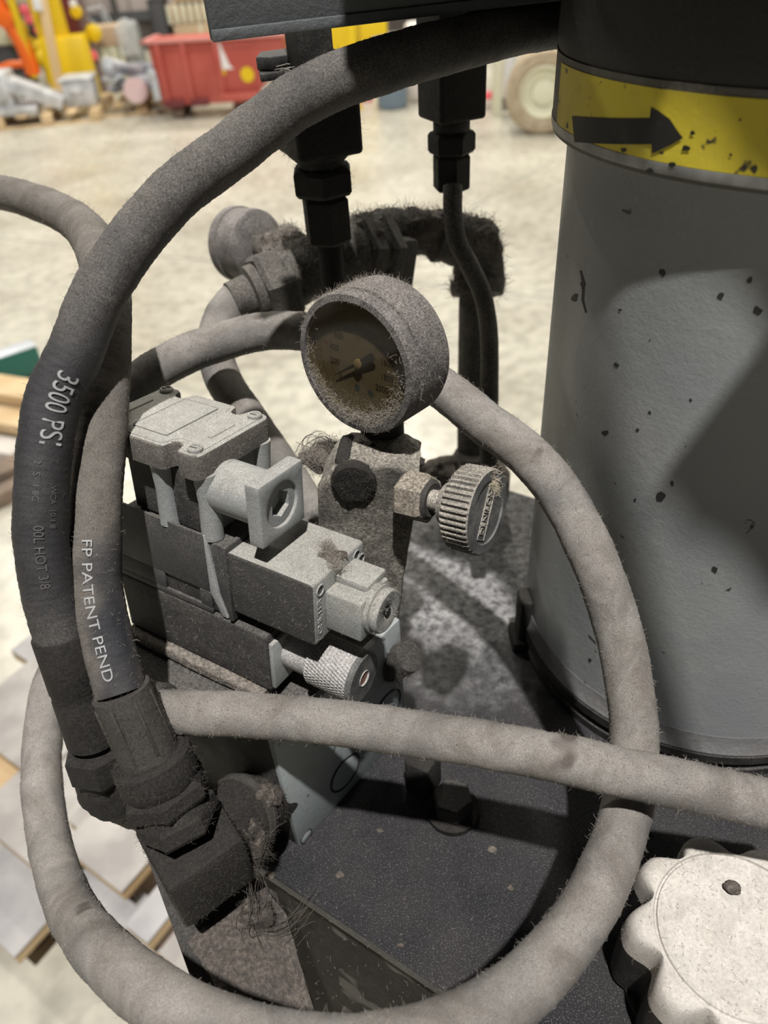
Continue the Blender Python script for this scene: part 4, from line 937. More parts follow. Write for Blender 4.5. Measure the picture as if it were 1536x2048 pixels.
b = NB(); lump(b, at(610, 510, .495), .030, .014, .012, .5, 80, 4); lump(b, at(565, 490, .51), .016, .012, .010, .5, 100, 4); lump(b, at(700, 478, .505), .022, .016, .008, .5, 90, 4); lm = obj('lint_mat', b, M_fuzz2, tee)
fibres('lint', surface_samples([lm, tb2], 3800, .3), .007, tee, M_fib_rear, rad=.00017)
nd = at(470, 602, .478) - at(575, 562, .488)
b = NB(); hexnut(b, axis_frame(at(575, 562, .488), nd), .0250, -.002, .020, .35); obj('hose_nut', b, M_fit_rear, tee)
b = NB(); lathe(b, axis_frame(at(575, 562, .488), nd), [(.0185, .018), (.0180, .026), (.0135, .027), (.0125, .040)], 40); obj('hose_ferrule', b, M_fit_rear, tee)
# rear gauge, seen from behind
gp = at(520, 492, .545); gd = (at(470, 492, .560) - at(560, 492, .535)).normalized(); gd = (gd + V(-.1, .2, .0)).normalized()
g2 = thing('rear_gauge', 'blurred round black gauge seen from behind, at the left end of the rear pipe group', 'gauge', tuple(gp))
b = NB(); lathe(b, axis_frame(gp, gd), [(0, -.001), (.0225, 0), (.0252, .002), (.0258, .006), (.0258, .019), (.0270, .0195), (.0270, .026), (.0255, .028), (.0235, .027), (0, .026)], 64, cap=False); obj('case', b, M_gauge, g2)
b = NB(); tube(b, spline([gp, at(560, 510, .52), at(590, 525, .50)], .004), .0085, 24); obj('stem', b, M_fit_rear, g2)

# =================================================================== FILLER CAP
cz = -.345; cc = onz(1478, 1866, cz); cr_ = (onz(1258, 1866, cz) - cc).length
cap = thing('filler_cap', 'big scalloped filler cap with a thick coat of pale dust, bottom right', 'cap', (cc.x, cc.y, ZP))
def lobes(i, n, r, dep, ph): 
    t = 2 * math.pi * i / n; s = math.cos(9 * (t - ph)); k = (.5 - .5 * s) ** 1.7
    return r * (1 - dep * k)
n = 216; bb = NB(); ph = math.radians(-110); rings = []
prof = [(1.0, 0, 1), (1.0, .018, 1), (1.005, .026, 1), (1.0, .034, 1), (.985, .042, 1), (.955, .0475, .95), (.90, .0505, .75), (.82, .0515, .35), (.752, .0515, 0), (.742, .0502, 0), (.725, .0502, 0), (.715, .0512, 0), (.5, .0512, 0), (.2, .0515, 0)]
for k, h, dp in prof:
    rings.append([bb.verts.new((k * lobes(i, n, cr_, .19 * dp, ph) * math.cos(2 * math.pi * i / n), k * lobes(i, n, cr_, .19 * dp, ph) * math.sin(2 * math.pi * i / n), h)) for i in range(n)])
top = bb.verts.new((0, 0, .0515))
for a, c in zip(rings[:-1], rings[1:]):
    for i in range(n): bb.faces.new((a[i], a[(i + 1) % n], c[(i + 1) % n], c[i]))
for i in range(n): bb.faces.new((rings[-1][i], rings[-1][(i + 1) % n], top))
bmesh.ops.recalc_face_normals(bb, faces=bb.faces[:])
# skirt (dark) and dusted crown
Mc = Matrix.Translation(V(cc.x, cc.y, cz - .0515)); b = NB(); merge(b, bb, Mc)
b2 = b.copy(); 
zt = cz - .0515 + .036
bmesh.ops.delete(b, geom=[f for f in b.faces if f.calc_center_median().z < zt], context='FACES'); bmesh.ops.delete(b2, geom=[f for f in b2.faces if f.calc_center_median().z >= zt], context='FACES')
crown = obj('dusted_crown', b, M_cap, cap, ang=60); obj('skirt', b2, M_capd, cap, ang=60)
b = NB(); lathe(b, frame((cc.x, cc.y, ZP), (1, 0, 0), (0, 1, 0)), [(cr_ * .9, 0), (cr_ * .9, .004), (cr_ * .8, .005)], 64); obj('flange', b, M_fitdark, cap)
b = NB(); t_ = onz(1467, 1776, cz + .002); lump(b, t_, .0035, .003, .0012, .5, 300, 3); obj('dirt_fleck', b, M_fuzz, cap)
fibres('lint', surface_samples([crown], 1400, .5), .0022, cap, M_fib)
# crumbs and fibres lying on the tank plate
sm = []
for k in range(900):
    x, y = random.uniform(500, 1250), random.uniform(1450, 2040); p = onz(x, y, ZP + .0002); sm.append((p, UP.copy()))
fibres('crumb', sm, .0022, tank, M_fib, lie=1.0)
b = NB()
for (x, y, s) in ((540, 1750, .003), (680, 1750, .0025), (985, 1700, .0022), (800, 1890, .0018), (1020, 1775, .002), (1290, 1660, .004), (760, 1660, .002)):
    lump(b, onz(x, y, ZP + .0006), s, s * .7, .0007, .6, 500, 2)
fk = obj('dust_fleck', b, M_fuzz, tank); fk['kind'] = 'stuff'

# =================================================================== BACKGROUND OF THE HALL
M_wood = plain('pine_wood', (.52, .37, .20), .7, c2=(.62, .46, .27), s=6); M_woodg = plain('weathered_wood', (.50, .46, .41), .7, c2=(.60, .55, .50), s=5); M_wdk = plain('dark_wood', (.16, .12, .09), .8, c2=(.24, .17, .12), s=9)
M_ywl = plain('safety_yellow', (.75, .52, .008), .45); M_org = plain('robot_orange', (.80, .14, .01), .4); M_red = plain('dumpster_red', (.42, .075, .055), .55, c2=(.50, .11, .085), s=2.5); M_dred = plain('dark_red_paint', (.16, .03, .035), .5)
M_pink = plain('pink_plastic', (.80, .12, .16), .5); M_wht = plain('white_sheet', (.80, .80, .80), .5); M_gry = plain('grey_casting', (.42, .43, .45), .45, .2, (.62, .63, .65), 8); M_cream = plain('cream_paint', (.68, .66, .50), .5)
M_tan = plain('kraft_board', (.50, .37, .24), .8); M_pile = plain('scrap_blue_grey', (.12, .14, .18), .6, c2=(.35, .34, .36), s=9); M_blk = plain('black_rubber_bg', (.03, .03, .032), .7); M_tire = plain('dusty_tyre', (.38, .30, .20), .85, c2=(.46, .38, .27), s=12)
M_bin = plain('blue_grey_plastic', (.15, .20, .25), .5); M_grn = plain('green_paint', (.02, .12, .09), .5); M_ltg = plain('pale_grey_metal', (.55, .58, .62), .4, .3); M_green_w = plain('pale_green_panel', (.50, .52, .36), .7, c2=(.62, .62, .47), s=4)
def film():
    m = bpy.data.materials.new('clear_wrap'); m.use_nodes = True; p = m.node_tree.nodes['Principled BSDF']
    p.inputs['Base Color'].default_value = (.75, .77, .78, 1); p.inputs['Roughness'].default_value = .25; p.inputs['Alpha'].default_value = .45; return m
M_film = film()
def gp_(x, y): return onz(x, y, FLOOR)
def mh_(p, y): return zat(p, y)
def upright(x, y, yaw=0.0):
    p = gp_(x, y); return Matrix.Translation(p) @ Matrix.Rotation(yaw, 4, 'Z')
def size_at(p, px): return px / F_ * prj(p)[2]
def T(name, label, cat, p, group=None): return thing(name, label, cat, tuple(p), group)
# pallets -----------------------------------------------------------------
def make_pallet(name, label, p, yaw, L_, W_p, nb=5, mt=None, group=None, wood=None):
    root = T(name, label, 'pallet', p, group); M = Matrix.Translation(Vector(p)) @ Matrix.Rotation(yaw, 4, 'Z'); m = wood or M_wood
    for i in range(3):
        y = -W_p / 2 + .03 + i * (W_p - .06) / 2
        for j in range(3):
            x = -L_ / 2 + .06 + j * (L_ - .12) / 2
            b = NB(); box(b, M, x - .06, x + .06, y - .04, y + .04, .015, .10, .004); obj('block', b, m, root)
        b = NB(); box(b, M, -L_ / 2, L_ / 2, y - .045, y + .045, 0, .016, .002); obj('runner', b, m, root)
    for i in range(nb):
        x = -L_ / 2 + .05 + i * (L_ - .10) / (nb - 1); b = NB(); box(b, M, x - .05, x + .05, -W_p / 2, W_p / 2, .10, .118, .002); obj('deck_board', b, m, root)
    return root, M
p = gp_(110, 250) + V(-.12, .45, 0)
pal1, Mp = make_pallet('pallet', 'pale wooden pallet under the grey castings, far left', p, .12, 1.2, 1.0)
def scrap(name, label, cat, M, specs, m):
    root = T(name, label, cat, M.translation)
    for nm, kind, a in specs:
        b = NB()
        if kind == 'box': box(b, M @ Matrix.Rotation(a[6] if len(a) > 6 else 0, 4, 'Y'), a[0], a[1], a[2], a[3], a[4], a[5], .012)
        elif kind == 'tube': tube(b, spline([M @ V(*q) for q in a[0]], .03), a[1], 14)
        elif kind == 'disc': lathe(b, M @ Matrix.Translation(V(*a[0])) @ Matrix.Rotation(math.radians(90), 4, 'X'), [(a[1] * .55, 0), (a[1], .0), (a[1], a[2]), (a[1] * .5, a[2] + .01)], 24)
        obj(nm, b, m if len(a) < 8 or isinstance(a[-1], (int, float)) else a[-1], root)
    return root
M = Mp @ Matrix.Translation(V(-.15, -.1, .12))
scrap('machine_casting', 'grey-white metal machine casting lying on the left pallet', 'casting', M, [('column', 'box', (-.46, -.20, -.25, .2, 0, .42)), ('arm', 'box', (-.30, .28, -.22, .05, .12, .26, .42)), ('foot', 'box', (-.48, .05, -.3, .28, 0, .08)), ('bearing', 'disc', ((-.28, -.27, .25), .09, .06))], M_gry)
scrap('metal_box', 'small pale grey metal box on the right half of the left pallet', 'box', Mp @ Matrix.Translation(V(.36, .0, .12)), [('case', 'box', (-.16, .18, -.2, .22, 0, .26)), ('lid', 'box', (-.18, .20, -.22, .24, .262, .29)), ('handle', 'tube', ([(-.05, -.22, .15), (-.05, -.27, .17), (.07, -.27, .17), (.07, -.22, .15)], .010))], M_gry)
p = gp_(272, 232) + V(.02, .55, 0)
pal2, Mp2 = make_pallet('pallet', 'dark and pale wooden pallet under the blue-grey scrap heap', p, .10, 1.15, 1.0, wood=M_wood)
sr = T('scrap_heap', 'heap of blue-grey scrap and bundled parts on the pallet beside the red dumpster', 'scrap', Mp2 @ V(0, 0, .12))
for k in range(26):
    b = NB(); M = Mp2 @ Matrix.Translation(V(random.uniform(-.36, .42), random.uniform(-.36, .3), .23 + random.uniform(0, .22))) @ Matrix.Rotation(random.uniform(-.6, .6), 4, 'Y') @ Matrix.Rotation(random.uniform(0, 3), 4, 'Z')
    s = random.uniform(.06, .16); box(b, M, -s * 1.6, s * 1.6, -s * .6, s * .6, -s * .3, s * .3, .01); obj('scrap_piece', b, [M_pile, M_pile, M_gry, M_ltg][k % 4], sr)
b = NB(); lathe(b, Mp2 @ Matrix.Translation(V(.0, -.45, .24)) @ Matrix.Rotation(math.radians(80), 4, 'X'), [(.10, 0), (.13, .02), (.13, .2), (.0, .2)], 24); obj('pink_drum', b, plain('dusty_pink', (.62, .45, .45), .6), sr)
# wrapped crate
p = gp_(250, 176); s = size_at(p, 1); M = Matrix.Translation(p) @ Matrix.Rotation(.12, 4, 'Z'); zt = zat(p, 52) - FLOOR; zm = zat(p, 92) - FLOOR
cr = T('wrapped_crate', 'tall crate with cardboard top and pale green sides wrapped in clear plastic film', 'crate', p)
b = NB(); box(b, M, -46 * s, 14 * s, 0, .5, .06, zm, .01); obj('panel_box', b, M_green_w, cr)
for x in (-42, -24, -6, 10):
    b = NB(); box(b, M, x * s - .02, x * s + .02, -.025, 0, .04, zm, .004); obj('slat', b, M_cream, cr)
b = NB(); box(b, M, -49 * s, 20 * s, -.03, .5, zm, zt, .03); obj('carton', b, M_tan, cr)
b = NB(); box(b, M, 16 * s, 46 * s, 0, .5, .0, zt * .97, .04); obj('grey_pad_stack', b, plain('grey_green_pad', (.20, .21, .20), .7, c2=(.30, .31, .30), s=6), cr)
b = NB(); box(b, M, 4 * s, 44 * s, -.05, .5, zm * .72, zt * 1.02, .05); subdiv(b, 3); roughen(b, .035, 12); obj('plastic_wrap', b, M_film, cr)
# dumpster
pl_, pr_ = gp_(335, 243), gp_(500, 235); dx = (pr_ - pl_); dx.z = 0; ang_ = math.atan2(dx.y, dx.x)
M = Matrix.Translation(pl_ + V(0, .1, 0)) @ Matrix.Rotation(ang_, 4, 'Z'); kz = zat(pl_, 82) - FLOOR
dm = T('dumpster', 'red self-dumping steel hopper on casters with white and yellow stickers', 'dumpster', M.translation)
DW = size_at(pl_, 235)
b = NB(); prism(b, M @ Matrix.Rotation(math.radians(90), 4, 'X'), [(-.03, .14), (DW * .72, .14), (DW * .80, .22), (DW * 1.05, kz * .78), (DW * 1.06, kz * .98), (-.06, kz * .98), (-.06, kz * .8)], -.5, 0, .01); obj('hopper', b, M_red, dm)
b = NB(); box(b, M, -.13, DW * 1.10, -.05, .0, kz * .95, kz * 1.0, .01); box(b, M, -.13, -.06, -.05, .5, kz * .95, kz * 1.0, .01); obj('rim', b, plain('worn_pink_red', (.62, .25, .22), .5), dm)
for x in (.02, .30, DW * .5): 
    b = NB(); box(b, M, x, x + .05, -.04, .0, .16, kz * .95, .005); obj('rib', b, M_red, dm)
for x0, x1 in ((.0, .22), (.30, .50)):
    b = NB(); box(b, M, x0, x1, -.05, .5, .13, .20, .004); obj('fork_pocket', b, M_dred, dm)
b = NB(); box(b, M, DW * .50, DW * .85, -.08, -.01, .16, .24, .006); obj('base_beam', b, M_red, dm)
for x in (.10, DW * .62):
    for y in (.05, .42):
        b = NB(); lathe(b, M @ Matrix.Translation(V(x, y, .075)) @ Matrix.Rotation(math.radians(90), 4, 'X'), [(.03, -.02), (.075, -.02), (.075, .02), (.03, .02)], 20); obj('caster_wheel', b, M_wdk, dm)
        b = NB(); box(b, M, x - .03, x + .03, y - .03, y + .03, .08, .16, .004); obj('caster_fork', b, M_dred, dm)
b = NB(); prism(b, M @ Matrix.Rotation(math.radians(90), 4, 'X'), [(DW * .49, kz * .93), (DW * .55, kz * .93), (DW * .60, kz * .66), (DW * .63, kz * .60), (DW * .52, kz * .60)], 0, .006); obj('white_sticker', b, M_wht, dm)
b = NB(); box(b, M, DW * .50, DW * .56, -.006, 0, kz * .53, kz * .60, .001); obj('yellow_sticker', b, M_ywl, dm)
b = NB(); lathe(b, M @ Matrix.Translation(V(DW * .74, -.001, kz * .52)) @ Matrix.Rotation(math.radians(90), 4, 'X'), [(.0, .006), (.075, .006), (.075, 0)], 24); obj('yellow_disc', b, M_ywl, dm)
b = NB(); lathe(b, M @ Matrix.Translation(V(-.08, -.03, kz * .60)) @ Matrix.Rotation(math.radians(90), 4, 'X'), [(.0, .03), (.05, .01), (.055, 0)], 20); box(b, M, -.11, -.03, -.03, .0, .2, kz * .55, .008); obj('latch', b, M_ltg, dm)
# cartons and cabinet behind the dumpster
p = gp_(372, 150)
M = Matrix.Translation(p) @ Matrix.Rotation(.15, 4, 'Z'); w = size_at(p, 60)
st_ = T('carton', 'kraft cardboard carton behind the dumpster, lowest of the stack', 'carton', p)
b = NB(); box(b, M, -.05, w * 1.7, 0, .6, 0, .62, .01); obj('carton_body', b, M_tan, st_)
b = NB(); box(b, M, w * .7, w * .78, -.004, 0, 0, .62); obj('tape', b, M_cream, st_)
s2 = T('slatted_crate', 'white slatted tray standing on the carton behind the dumpster', 'crate', M @ V(0, 0, .62))
for k in range(7): 
    b = NB(); box(b, M, -.10 + k * .10, -.045 + k * .10, -.01, .02, .63, .86, .006); obj('slat', b, M_cream, s2)
b = NB(); box(b, M, -.10, .58, .03, .5, .63, .84, .01); obj('tray', b, M_tan, s2)
s3 = T('slatted_crate', 'wooden slatted crate on top of the white tray, at the top edge beside the beam', 'crate', M @ V(0, 0, .87))
for k in range(9): 
    b = NB(); box(b, M, .02 + k * .085, .075 + k * .085, -.01, .02, .89, 1.25, .006); obj('slat', b, M_wood, s3)
b = NB(); box(b, M, .02, .75, .03, .5, .88, 1.2, .01); obj('tray', b, M_wood, s3)
p = gp_(345, 155); M = Matrix.Translation(p); cb = T('steel_cabinet', 'narrow black steel cabinet left of the cartons', 'cabinet', p)
b = NB(); box(b, M, -.14, .07, 0, .4, 0, .95, .01); obj('cabinet_body', b, M_blk, cb); b = NB(); box(b, M, -.12, .05, -.01, 0, .1, .9, .004); obj('cabinet_door', b, M_kick, cb)
p = gp_(575, 170); M = Matrix.Translation(p); cb = T('grey_cabinet', 'pale grey-green cabinet right of the dumpster, behind the stop plate', 'cabinet', p)
b = NB(); box(b, M, -.2, .22, 0, .4, 0, .95, .02); obj('cabinet_body', b, plain('grey_green', (.34, .34, .27), .6), cb); b = NB(); box(b, M, .06, .16, -.02, 0, .62, .75, .01); obj('meter_box', b, M_kick, cb)
# yellow column, board, red column
p = gp_(155, 204); M = Matrix.Translation(p) @ Matrix.Rotation(.1, 4, 'Z'); s = size_at(p, 1)
yc = T('building_column', 'bright yellow painted steel column on a wider yellow guard base', 'column', p)
b = NB(); box(b, M, -42 * s, 42 * s, 0, .34, 0, .72, .01); obj('guard_base', b, M_ywl, yc)
b = NB(); box(b, M, -38 * s, 38 * s, -.012, 0, .02, .70, .004); obj('guard_panel', b, M_ywl, yc)
b = NB(); box(b, M, -40 * s, 14 * s, .04, .22, .72, 3.5, .01); obj('column_shaft', b, M_ywl, yc)
b = NB(); box(b, M, -74 * s, -62 * s, .0, .1, .3, 3.5, .01); obj('side_rail', b, M_ywl, yc)
p = gp_(128, 212); s = size_at(p, 1)
wb_ = T('wooden_board', 'tall pale wooden board standing against the yellow column', 'board', p)
b = NB(); M = Matrix.Translation(p) @ Matrix.Rotation(math.radians(6), 4, 'Y'); box(b, M, -8 * s, 8 * s, -.05, 0, .1, 3.2, .004); obj('plank', b, plain('pale_pine', (.80, .58, .32), .7), wb_)
b = NB(); box(b, M, -16 * s, 0, -.09, -.05, 1.02, 1.28, .01); obj('paper_sheet', b, M_wht, wb_)
p = gp_(180, 190); s = size_at(p, 1); M = Matrix.Translation(p)
rc = T('red_column', 'dark red steel column behind the yellow one with round yellow and pink tags', 'column', p)
b = NB(); box(b, M, -30 * s, 12 * s, 0, .2, 0, 3.5, .01); obj('column_shaft', b, M_dred, rc)
b = NB(); box(b, M, 20 * s, 34 * s, 0, .08, 0, 3.5, .01); obj('conduit', b, plain('brownish_grey', (.2, .15, .15), .6), rc)
for x, y, r, m in ((152, 24, 11, M_ywl), (187, 66, 15, M_ywl), (160, 98, 13, M_ywl), (184, 112, 10, M_pink), (146, 8, 7, M_wht)):
    z = zat(p, y); q = ray(x, y); t = (p.y - .06) / q.y; q = q * t
    b = NB(); lathe(b, Matrix.Translation(q) @ Matrix.Rotation(math.radians(90), 4, 'X'), [(0, .03), (r * s * .8, .025), (r * s, .01), (r * s, -.02), (0, -.03)], 24); obj('round_tag', b, m, rc)
p = gp_(235, 150); M = Matrix.Translation(p); tr_ = T('steel_trolley', 'pale tubular trolley frame above the wrapped crate', 'trolley', p)
for a_, c_ in (((165, 22), (205, 14)), ((170, 26), (200, 60)), ((205, 14), (225, 52)), ((200, 20), (216, 56))):
    q0 = ray(*a_) * (p.y / ray(*a_).y); q1 = ray(*c_) * (p.y / ray(*c_).y); b = NB(); tube(b, spline([q0, (q0 + q1) / 2, q1], .1), .016, 10); obj('frame_tube', b, M_ltg, tr_)
q0 = ray(205, 14) * (p.y / ray(205, 14).y); b = NB(); tube(b, spline([q0, (q0 + p) / 2, p], .1), .014, 10); obj('frame_leg', b, M_ltg, tr_)
# robots on the far left
def joints(root, name, pts, r, m):
    b = NB(); C = spline([q for q in pts], .03); tube(b, C, r, 18); return obj(name, b, m, root)
Yr = gp_(60, 210).y
def pt(x, y, dy=0.): q = ray(x, y); return q * ((Yr + dy) / q.y)
s = size_at(pt(60, 100), 1)
ro = T('robot_arm', 'orange industrial robot arm slanting down at the far left edge', 'robot', gp_(60, 205))
joints(ro, 'upper_arm', [pt(-12, -20), pt(12, 35), pt(35, 75)], 14 * s, M_org); joints(ro, 'forearm', [pt(28, 60), pt(50, 100), pt(68, 148)], 15 * s, M_org)
joints(ro, 'side_link', [pt(-5, 140, .1), pt(20, 130, .1), pt(50, 128, .1)], 7 * s, M_org)
b = NB(); lathe(b, axis_frame(pt(12, 35), V(0, -1, 0)), [(0, -.12), (17 * s, -.12), (17 * s, .1), (0, .12)], 24); obj('elbow_joint', b, M_org, ro)
b = NB(); box(b, Matrix.Translation(gp_(40, 205)), -.38, .10, 0, .4, 0, .28, .03); obj('robot_base', b, M_blk, ro)
b = NB(); lathe(b, Matrix.Translation(gp_(20, 203) + V(0, -.02, .16)) @ Matrix.Rotation(math.radians(90), 4, 'X'), [(0, .06), (.10, .05), (.11, 0)], 24); obj('base_cap', b, M_org, ro)
ry = T('robot_arm', 'yellow industrial robot arm with rounded joints behind the orange one', 'robot', gp_(60, 200) + V(0, .9, 0))
b = NB(); lump(b, pt(38, 60, .8), 19 * s, 19 * s, 21 * s, .0, 1, 3); obj('round_joint', b, M_ywl, ry)
joints(ry, 'arm_link', [pt(40, 75, .9), pt(65, 90, .9), pt(90, 100, .9)], 13 * s, M_ywl)
b = NB(); lump(b, pt(88, 118, .8), 18 * s, 18 * s, 19 * s, .0, 1, 3); obj('round_joint', b, M_ywl, ry)
joints(ry, 'lower_link', [pt(90, 120, .9), pt(100, 140, .9), pt(106, 165, .9)], 13 * s, M_ywl)
for x, y in ((50, 20), (78, 60), (60, 38)):
    b = NB(); lathe(b, axis_frame(pt(x, y, .7), V(0, -1, .2)), [(0, -.03), (9 * s, -.03), (10 * s, .02), (0, .05)], 20); obj('pink_connector', b, M_pink, ry)
for x, y in ((72, 20), (70, 38), (28, 14), (34, 28)):
    b = NB(); box(b, Matrix.Translation(pt(x, y, .9)), -10 * s, 10 * s, -.05, .05, -5 * s, 5 * s, .01); obj('connector_block', b, M_ltg if x > 40 else M_blk, ry)
p = gp_(5, 205); hb = T('pale_hood', 'pale rounded machine hood behind the orange robot at the left edge', 'machine', p)
b = NB(); box(b, Matrix.Translation(p + V(0, .8, 0)), -1.2, .15, 0, .6, .55, 1.0, .08); obj('hood', b, M_cream, hb); b = NB(); box(b, Matrix.Translation(p + V(0, .8, 0)), -1.1, .1, .05, .5, 0, .55, .03); obj('hood_base', b, M_kick, hb)
b = NB(); box(b, Matrix.Translation(p + V(.0, .85, 0)), -1.0, 1.3, .1, .6, 1.02, 1.5, .05); obj('top_panel', b, M_cream, hb)
# yellow machine, post, bin, rack, lift truck to the right
p = gp_(700, 175); s = size_at(p, 1); M = Matrix.Translation(p)
ym = T('yellow_machine', 'bright yellow machine body seen between the beam and the outermost hose', 'machine', p)
b = NB(); box(b, M, -56 * s, 80 * s, 0, .6, .12, .95, .03); obj('machine_body', b, M_ywl, ym); b = NB(); box(b, M, 2 * s, 28 * s, -.02, 0, .3, .93, .006); obj('access_panel', b, plain('amber_panel', (.50, .34, .01), .5), ym)
b = NB(); box(b, M, -40 * s, 60 * s, .05, .5, 0, .12, .01); obj('machine_foot', b, M_blk, ym)
p = gp_(713, 218); s = size_at(p, 1)
yp = T('guard_post', 'short yellow guard post beside the blue-grey bin', 'post', p); b = NB(); lathe(b, Matrix.Translation(p), [(10 * s, 0), (10 * s, .9), (8 * s, .93), (0, .94)], 24); obj('post_tube', b, M_ywl, yp); b = NB(); lathe(b, Matrix.Translation(p), [(14 * s, 0), (14 * s, .015), (0, .015)], 24); obj('post_base', b, M_ywl, yp)
p = gp_(787, 220); s = size_at(p, 1); M = Matrix.Translation(p + V(0, .15, 0))
bn = T('round_bin', 'blue-grey round plastic bin standing on the floor past the gauge', 'bin', p)
b = NB(); lathe(b, M, [(27 * s, 0), (30 * s, .02), (33 * s, .62), (35 * s, .63), (35 * s, .67), (31 * s, .67), (28 * s, .05), (0, .04)], 32); obj('bin_body', b, M_bin, bn)
p = gp_(735, 205); M = Matrix.Translation(p); s = size_at(p, 1)
pb_ = T('pink_box', 'small pink-red box on the floor left of the bin', 'box', p); b = NB(); box(b, M, -16 * s, 12 * s, 0, .2, 0, .13, .01); obj('box_body', b, plain('dull_pink', (.6, .25, .24), .6), pb_); b = NB(); box(b, M, -14 * s, 2 * s, .02, .18, .13, .22, .01); obj('box_lid', b, M_blk, pb_)
p = gp_(838, 205); s = size_at(p, 1); M = Matrix.Translation(p)
cd = T('plastic_curtain', 'pale plastic-wrapped bundle right of the bin', 'bundle', p); b = NB(); box(b, M, -22 * s, 24 * s, 0, .3, 0, .75, .05); subdiv(b, 2); roughen(b, .02, 8); obj('wrap', b, plain('pale_wrap', (.62, .56, .5), .5, c2=(.75, .7, .65), s=5), cd)
p = gp_(995, 232); s = size_at(p, 1); M = Matrix.Translation(p)
rk = T('lift_truck', 'lift truck with cream mast uprights and a big dusty tyre on a cream rim', 'truck', p)
b = NB(); box(b, M, -9 * s, 9 * s, 0, .12, 0, 1.2, .01); obj('mast_upright', b, M_cream, rk)
b = NB(); box(b, M, 18 * s, 38 * s, .2, .3, .12, 1.2, .01); obj('mast_upright', b, M_wht, rk)
b = NB(); box(b, M, -30 * s, 30 * s, .3, .42, .10, .16, .01); obj('red_crossbar', b, M_pink, rk); b = NB(); box(b, M, -30 * s, 30 * s, .3, .42, .48, .53, .01); obj('red_crossbar', b, M_pink, rk)
b = NB(); box(b, M, 30 * s, 240 * s, .05, 1.0, .55, 1.3, .04); obj('truck_body', b, M_blk, rk)
b = NB(); box(b, M, 20 * s, 200 * s, .25, .9, .06, .3, .03); obj('axle_housing', b, M_blk, rk)
wc = ray(1088, 184); pw = gp_(1085, 268); wc = wc * (pw.y / wc.y); rw = (wc.z - FLOOR); 
wf = Matrix.Translation(wc) @ Matrix.Rotation(math.radians(90), 4, 'X') ; 
wf = Matrix.Translation(wc) @ Matrix.Rotation(math.radians(-14), 4, 'Z') @ Matrix.Rotation(math.radians(90), 4, 'X')
b = NB(); lathe(b, wf, [(rw * .62, .03), (rw * .70, .05), (rw * .92, .05), (rw, .02), (rw, -.16), (rw * .92, -.2), (rw * .6, -.2)], 40, cap=False); tyre = obj('tyre', b, M_tire, rk)
b = NB(); lathe(b, wf, [(rw * .63, .03), (rw * .58, .05), (rw * .52, .0), (rw * .34, -.02), (rw * .30, .02), (rw * .12, .03), (0, .03)], 40, cap=False); obj('wheel_rim', b, M_cream, tyre)
# things on the floor at the left
def plank(name, label, cat, A, Bp, w, h, m, z=FLOOR, group=None, caps=None):
    A = onz(*A, z); Bq = onz(*Bp, z); d = Bq - A; f = frame(A, d)
    root = T(name, label, cat, A, group); b = NB(); box(b, f, 0, d.length, -w / 2, w / 2, -h, 0, .003); obj('beam_body' if caps else 'board_body', b, m, root)
    if caps: b = NB(); box(b, f, -.002, d.length + .002, -w / 2 - .001, w / 2 + .001, .0, .004, .001); obj('top_face', b, caps, root)
    return root
plank('steel_beam', 'green steel box beam with a pale top lying on the floor at the left edge', 'beam', (-160, 760), (66, 686), .10, .13, M_grn, FLOOR + .15, caps=M_ltg)
lum = [((-200, 735), (140, 790), .15, .06, M_wood, .18, 'topmost pale board of the lumber pile at the left edge'),
       ((-200, 800), (150, 850), .13, .05, M_wood, .13, 'second pale board down in the lumber pile at the left edge'),
       ((-200, 850), (150, 915), .11, .05, M_woodg, .08, 'greyish board low in the lumber pile at the left edge'),
       ((-200, 1010), (120, 885), .11, .06, M_wdk, .08, 'dark brown board slanting at the foot of the lumber pile'),
       ((-200, 1075), (110, 925), .07, .06, M_wdk, .06, 'narrow brown board nearest the camera at the lumber pile')]
for A, Bp, w, h, m, z, lb in lum: plank('lumber_board', lb, 'board', A, Bp, w, h, m, FLOOR + z)
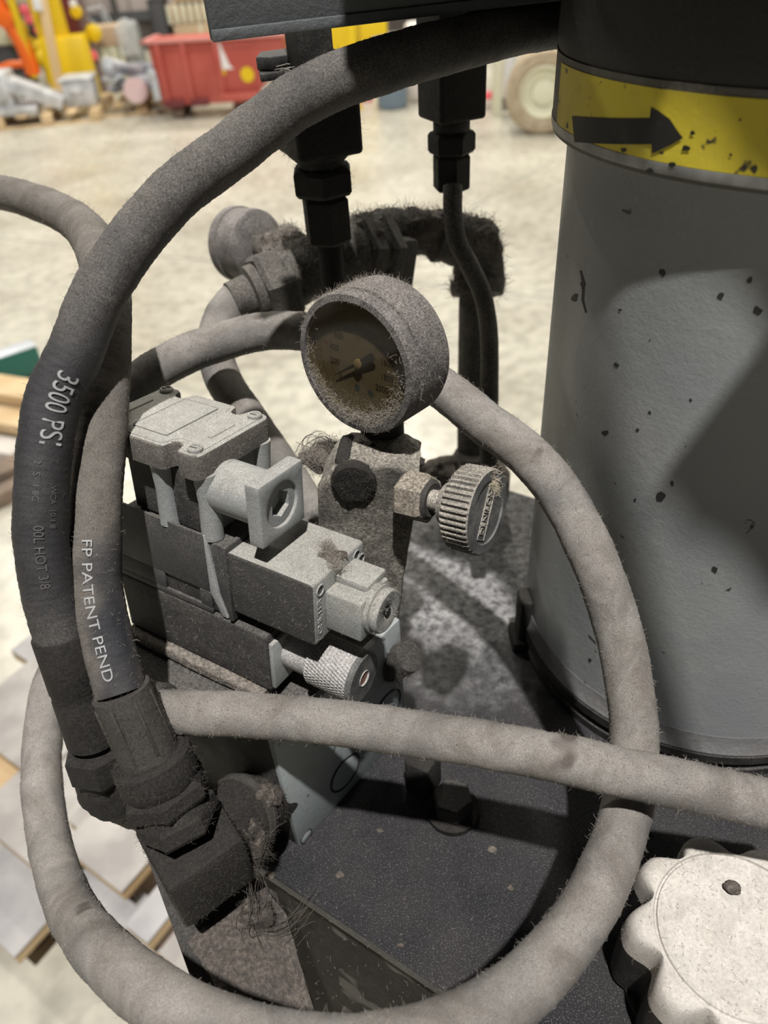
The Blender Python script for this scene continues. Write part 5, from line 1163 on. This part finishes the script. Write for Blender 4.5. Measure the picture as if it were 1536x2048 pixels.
# stacked boards beneath the loop hose
def tile(root, nm, A, B, Cq, z, th, mt, me_):
    """board whose top has corner A, runs along the machine's front axis to B and away to Cq"""
    a, b_, c_ = onz(*A, z), onz(*B, z), onz(*Cq, z); u = (b_ - a).dot(E1); v = (c_ - a).dot(E3)
    f = frame(a, E1, E3); bm = NB(); box(bm, f, min(0, u), max(0, u), min(0, v), max(0, v), -th, 0, .002); o = obj(nm, bm, mt, root); return o
sp_ = T('board_stack', 'stack of pale grey boards with tan edges on the floor below the loop, lower left', 'boards', onz(150, 1600, FLOOR))
M_bd = plain('grey_sheet_board', (.27, .25, .235), .7, c2=(.40, .375, .35), s=9); M_bd2 = plain('lilac_grey_board', (.29, .28, .285), .7, c2=(.40, .385, .38), s=9)
tl = [((-90, 1440), (90, 1545), (90, 1250), -1.42, M_bd), ((20, 1300), (330, 1490), (120, 1190), -1.46, M_bd2), ((-60, 1630), (120, 1735), (170, 1440), -1.43, M_bd),
      ((133, 1640), (186, 1690), (250, 1520), -1.38, M_bd), ((190, 1520), (300, 1600), (290, 1420), -1.43, M_bd2), ((190, 1690), (230, 1730), (330, 1540), -1.44, M_bd), ((120, 1690), (226, 1804), (220, 1590), -1.35, M_bd), ((248, 1850), (290, 1892), (320, 1770), -1.36, M_bd2),
      ((120, 1790), (270, 1950), (190, 1710), -1.47, M_bd2), ((180, 1860), (420, 2080), (290, 1740), -1.52, M_bd), ((284, 1880), (420, 2020), (400, 1760), -1.44, M_bd), ((-120, 1560), (-20, 1620), (0, 1420), -1.50, M_wood), ((-140, 1760), (60, 1880), (20, 1600), -1.56, M_bd2)]
for A, B_, Cq, z, mt in tl:
    tile(sp_, 'board', A, B_, Cq, z, .006, mt, None); tile(sp_, 'edge_strip', A, B_, Cq, z - .0065, .035, M_wood, None)
    a, b_, c_ = onz(*A, z), onz(*B_, z), onz(*Cq, z); u = (b_ - a).dot(E1); v = (c_ - a).dot(E3); f = frame((a.x, a.y, FLOOR), E1, E3); b = NB()
    box(b, f, u * .2, u * .8, v * .2, v * .8, 0, z - .042 - FLOOR, .003); obj('bearer_block', b, M_wdk, sp_)
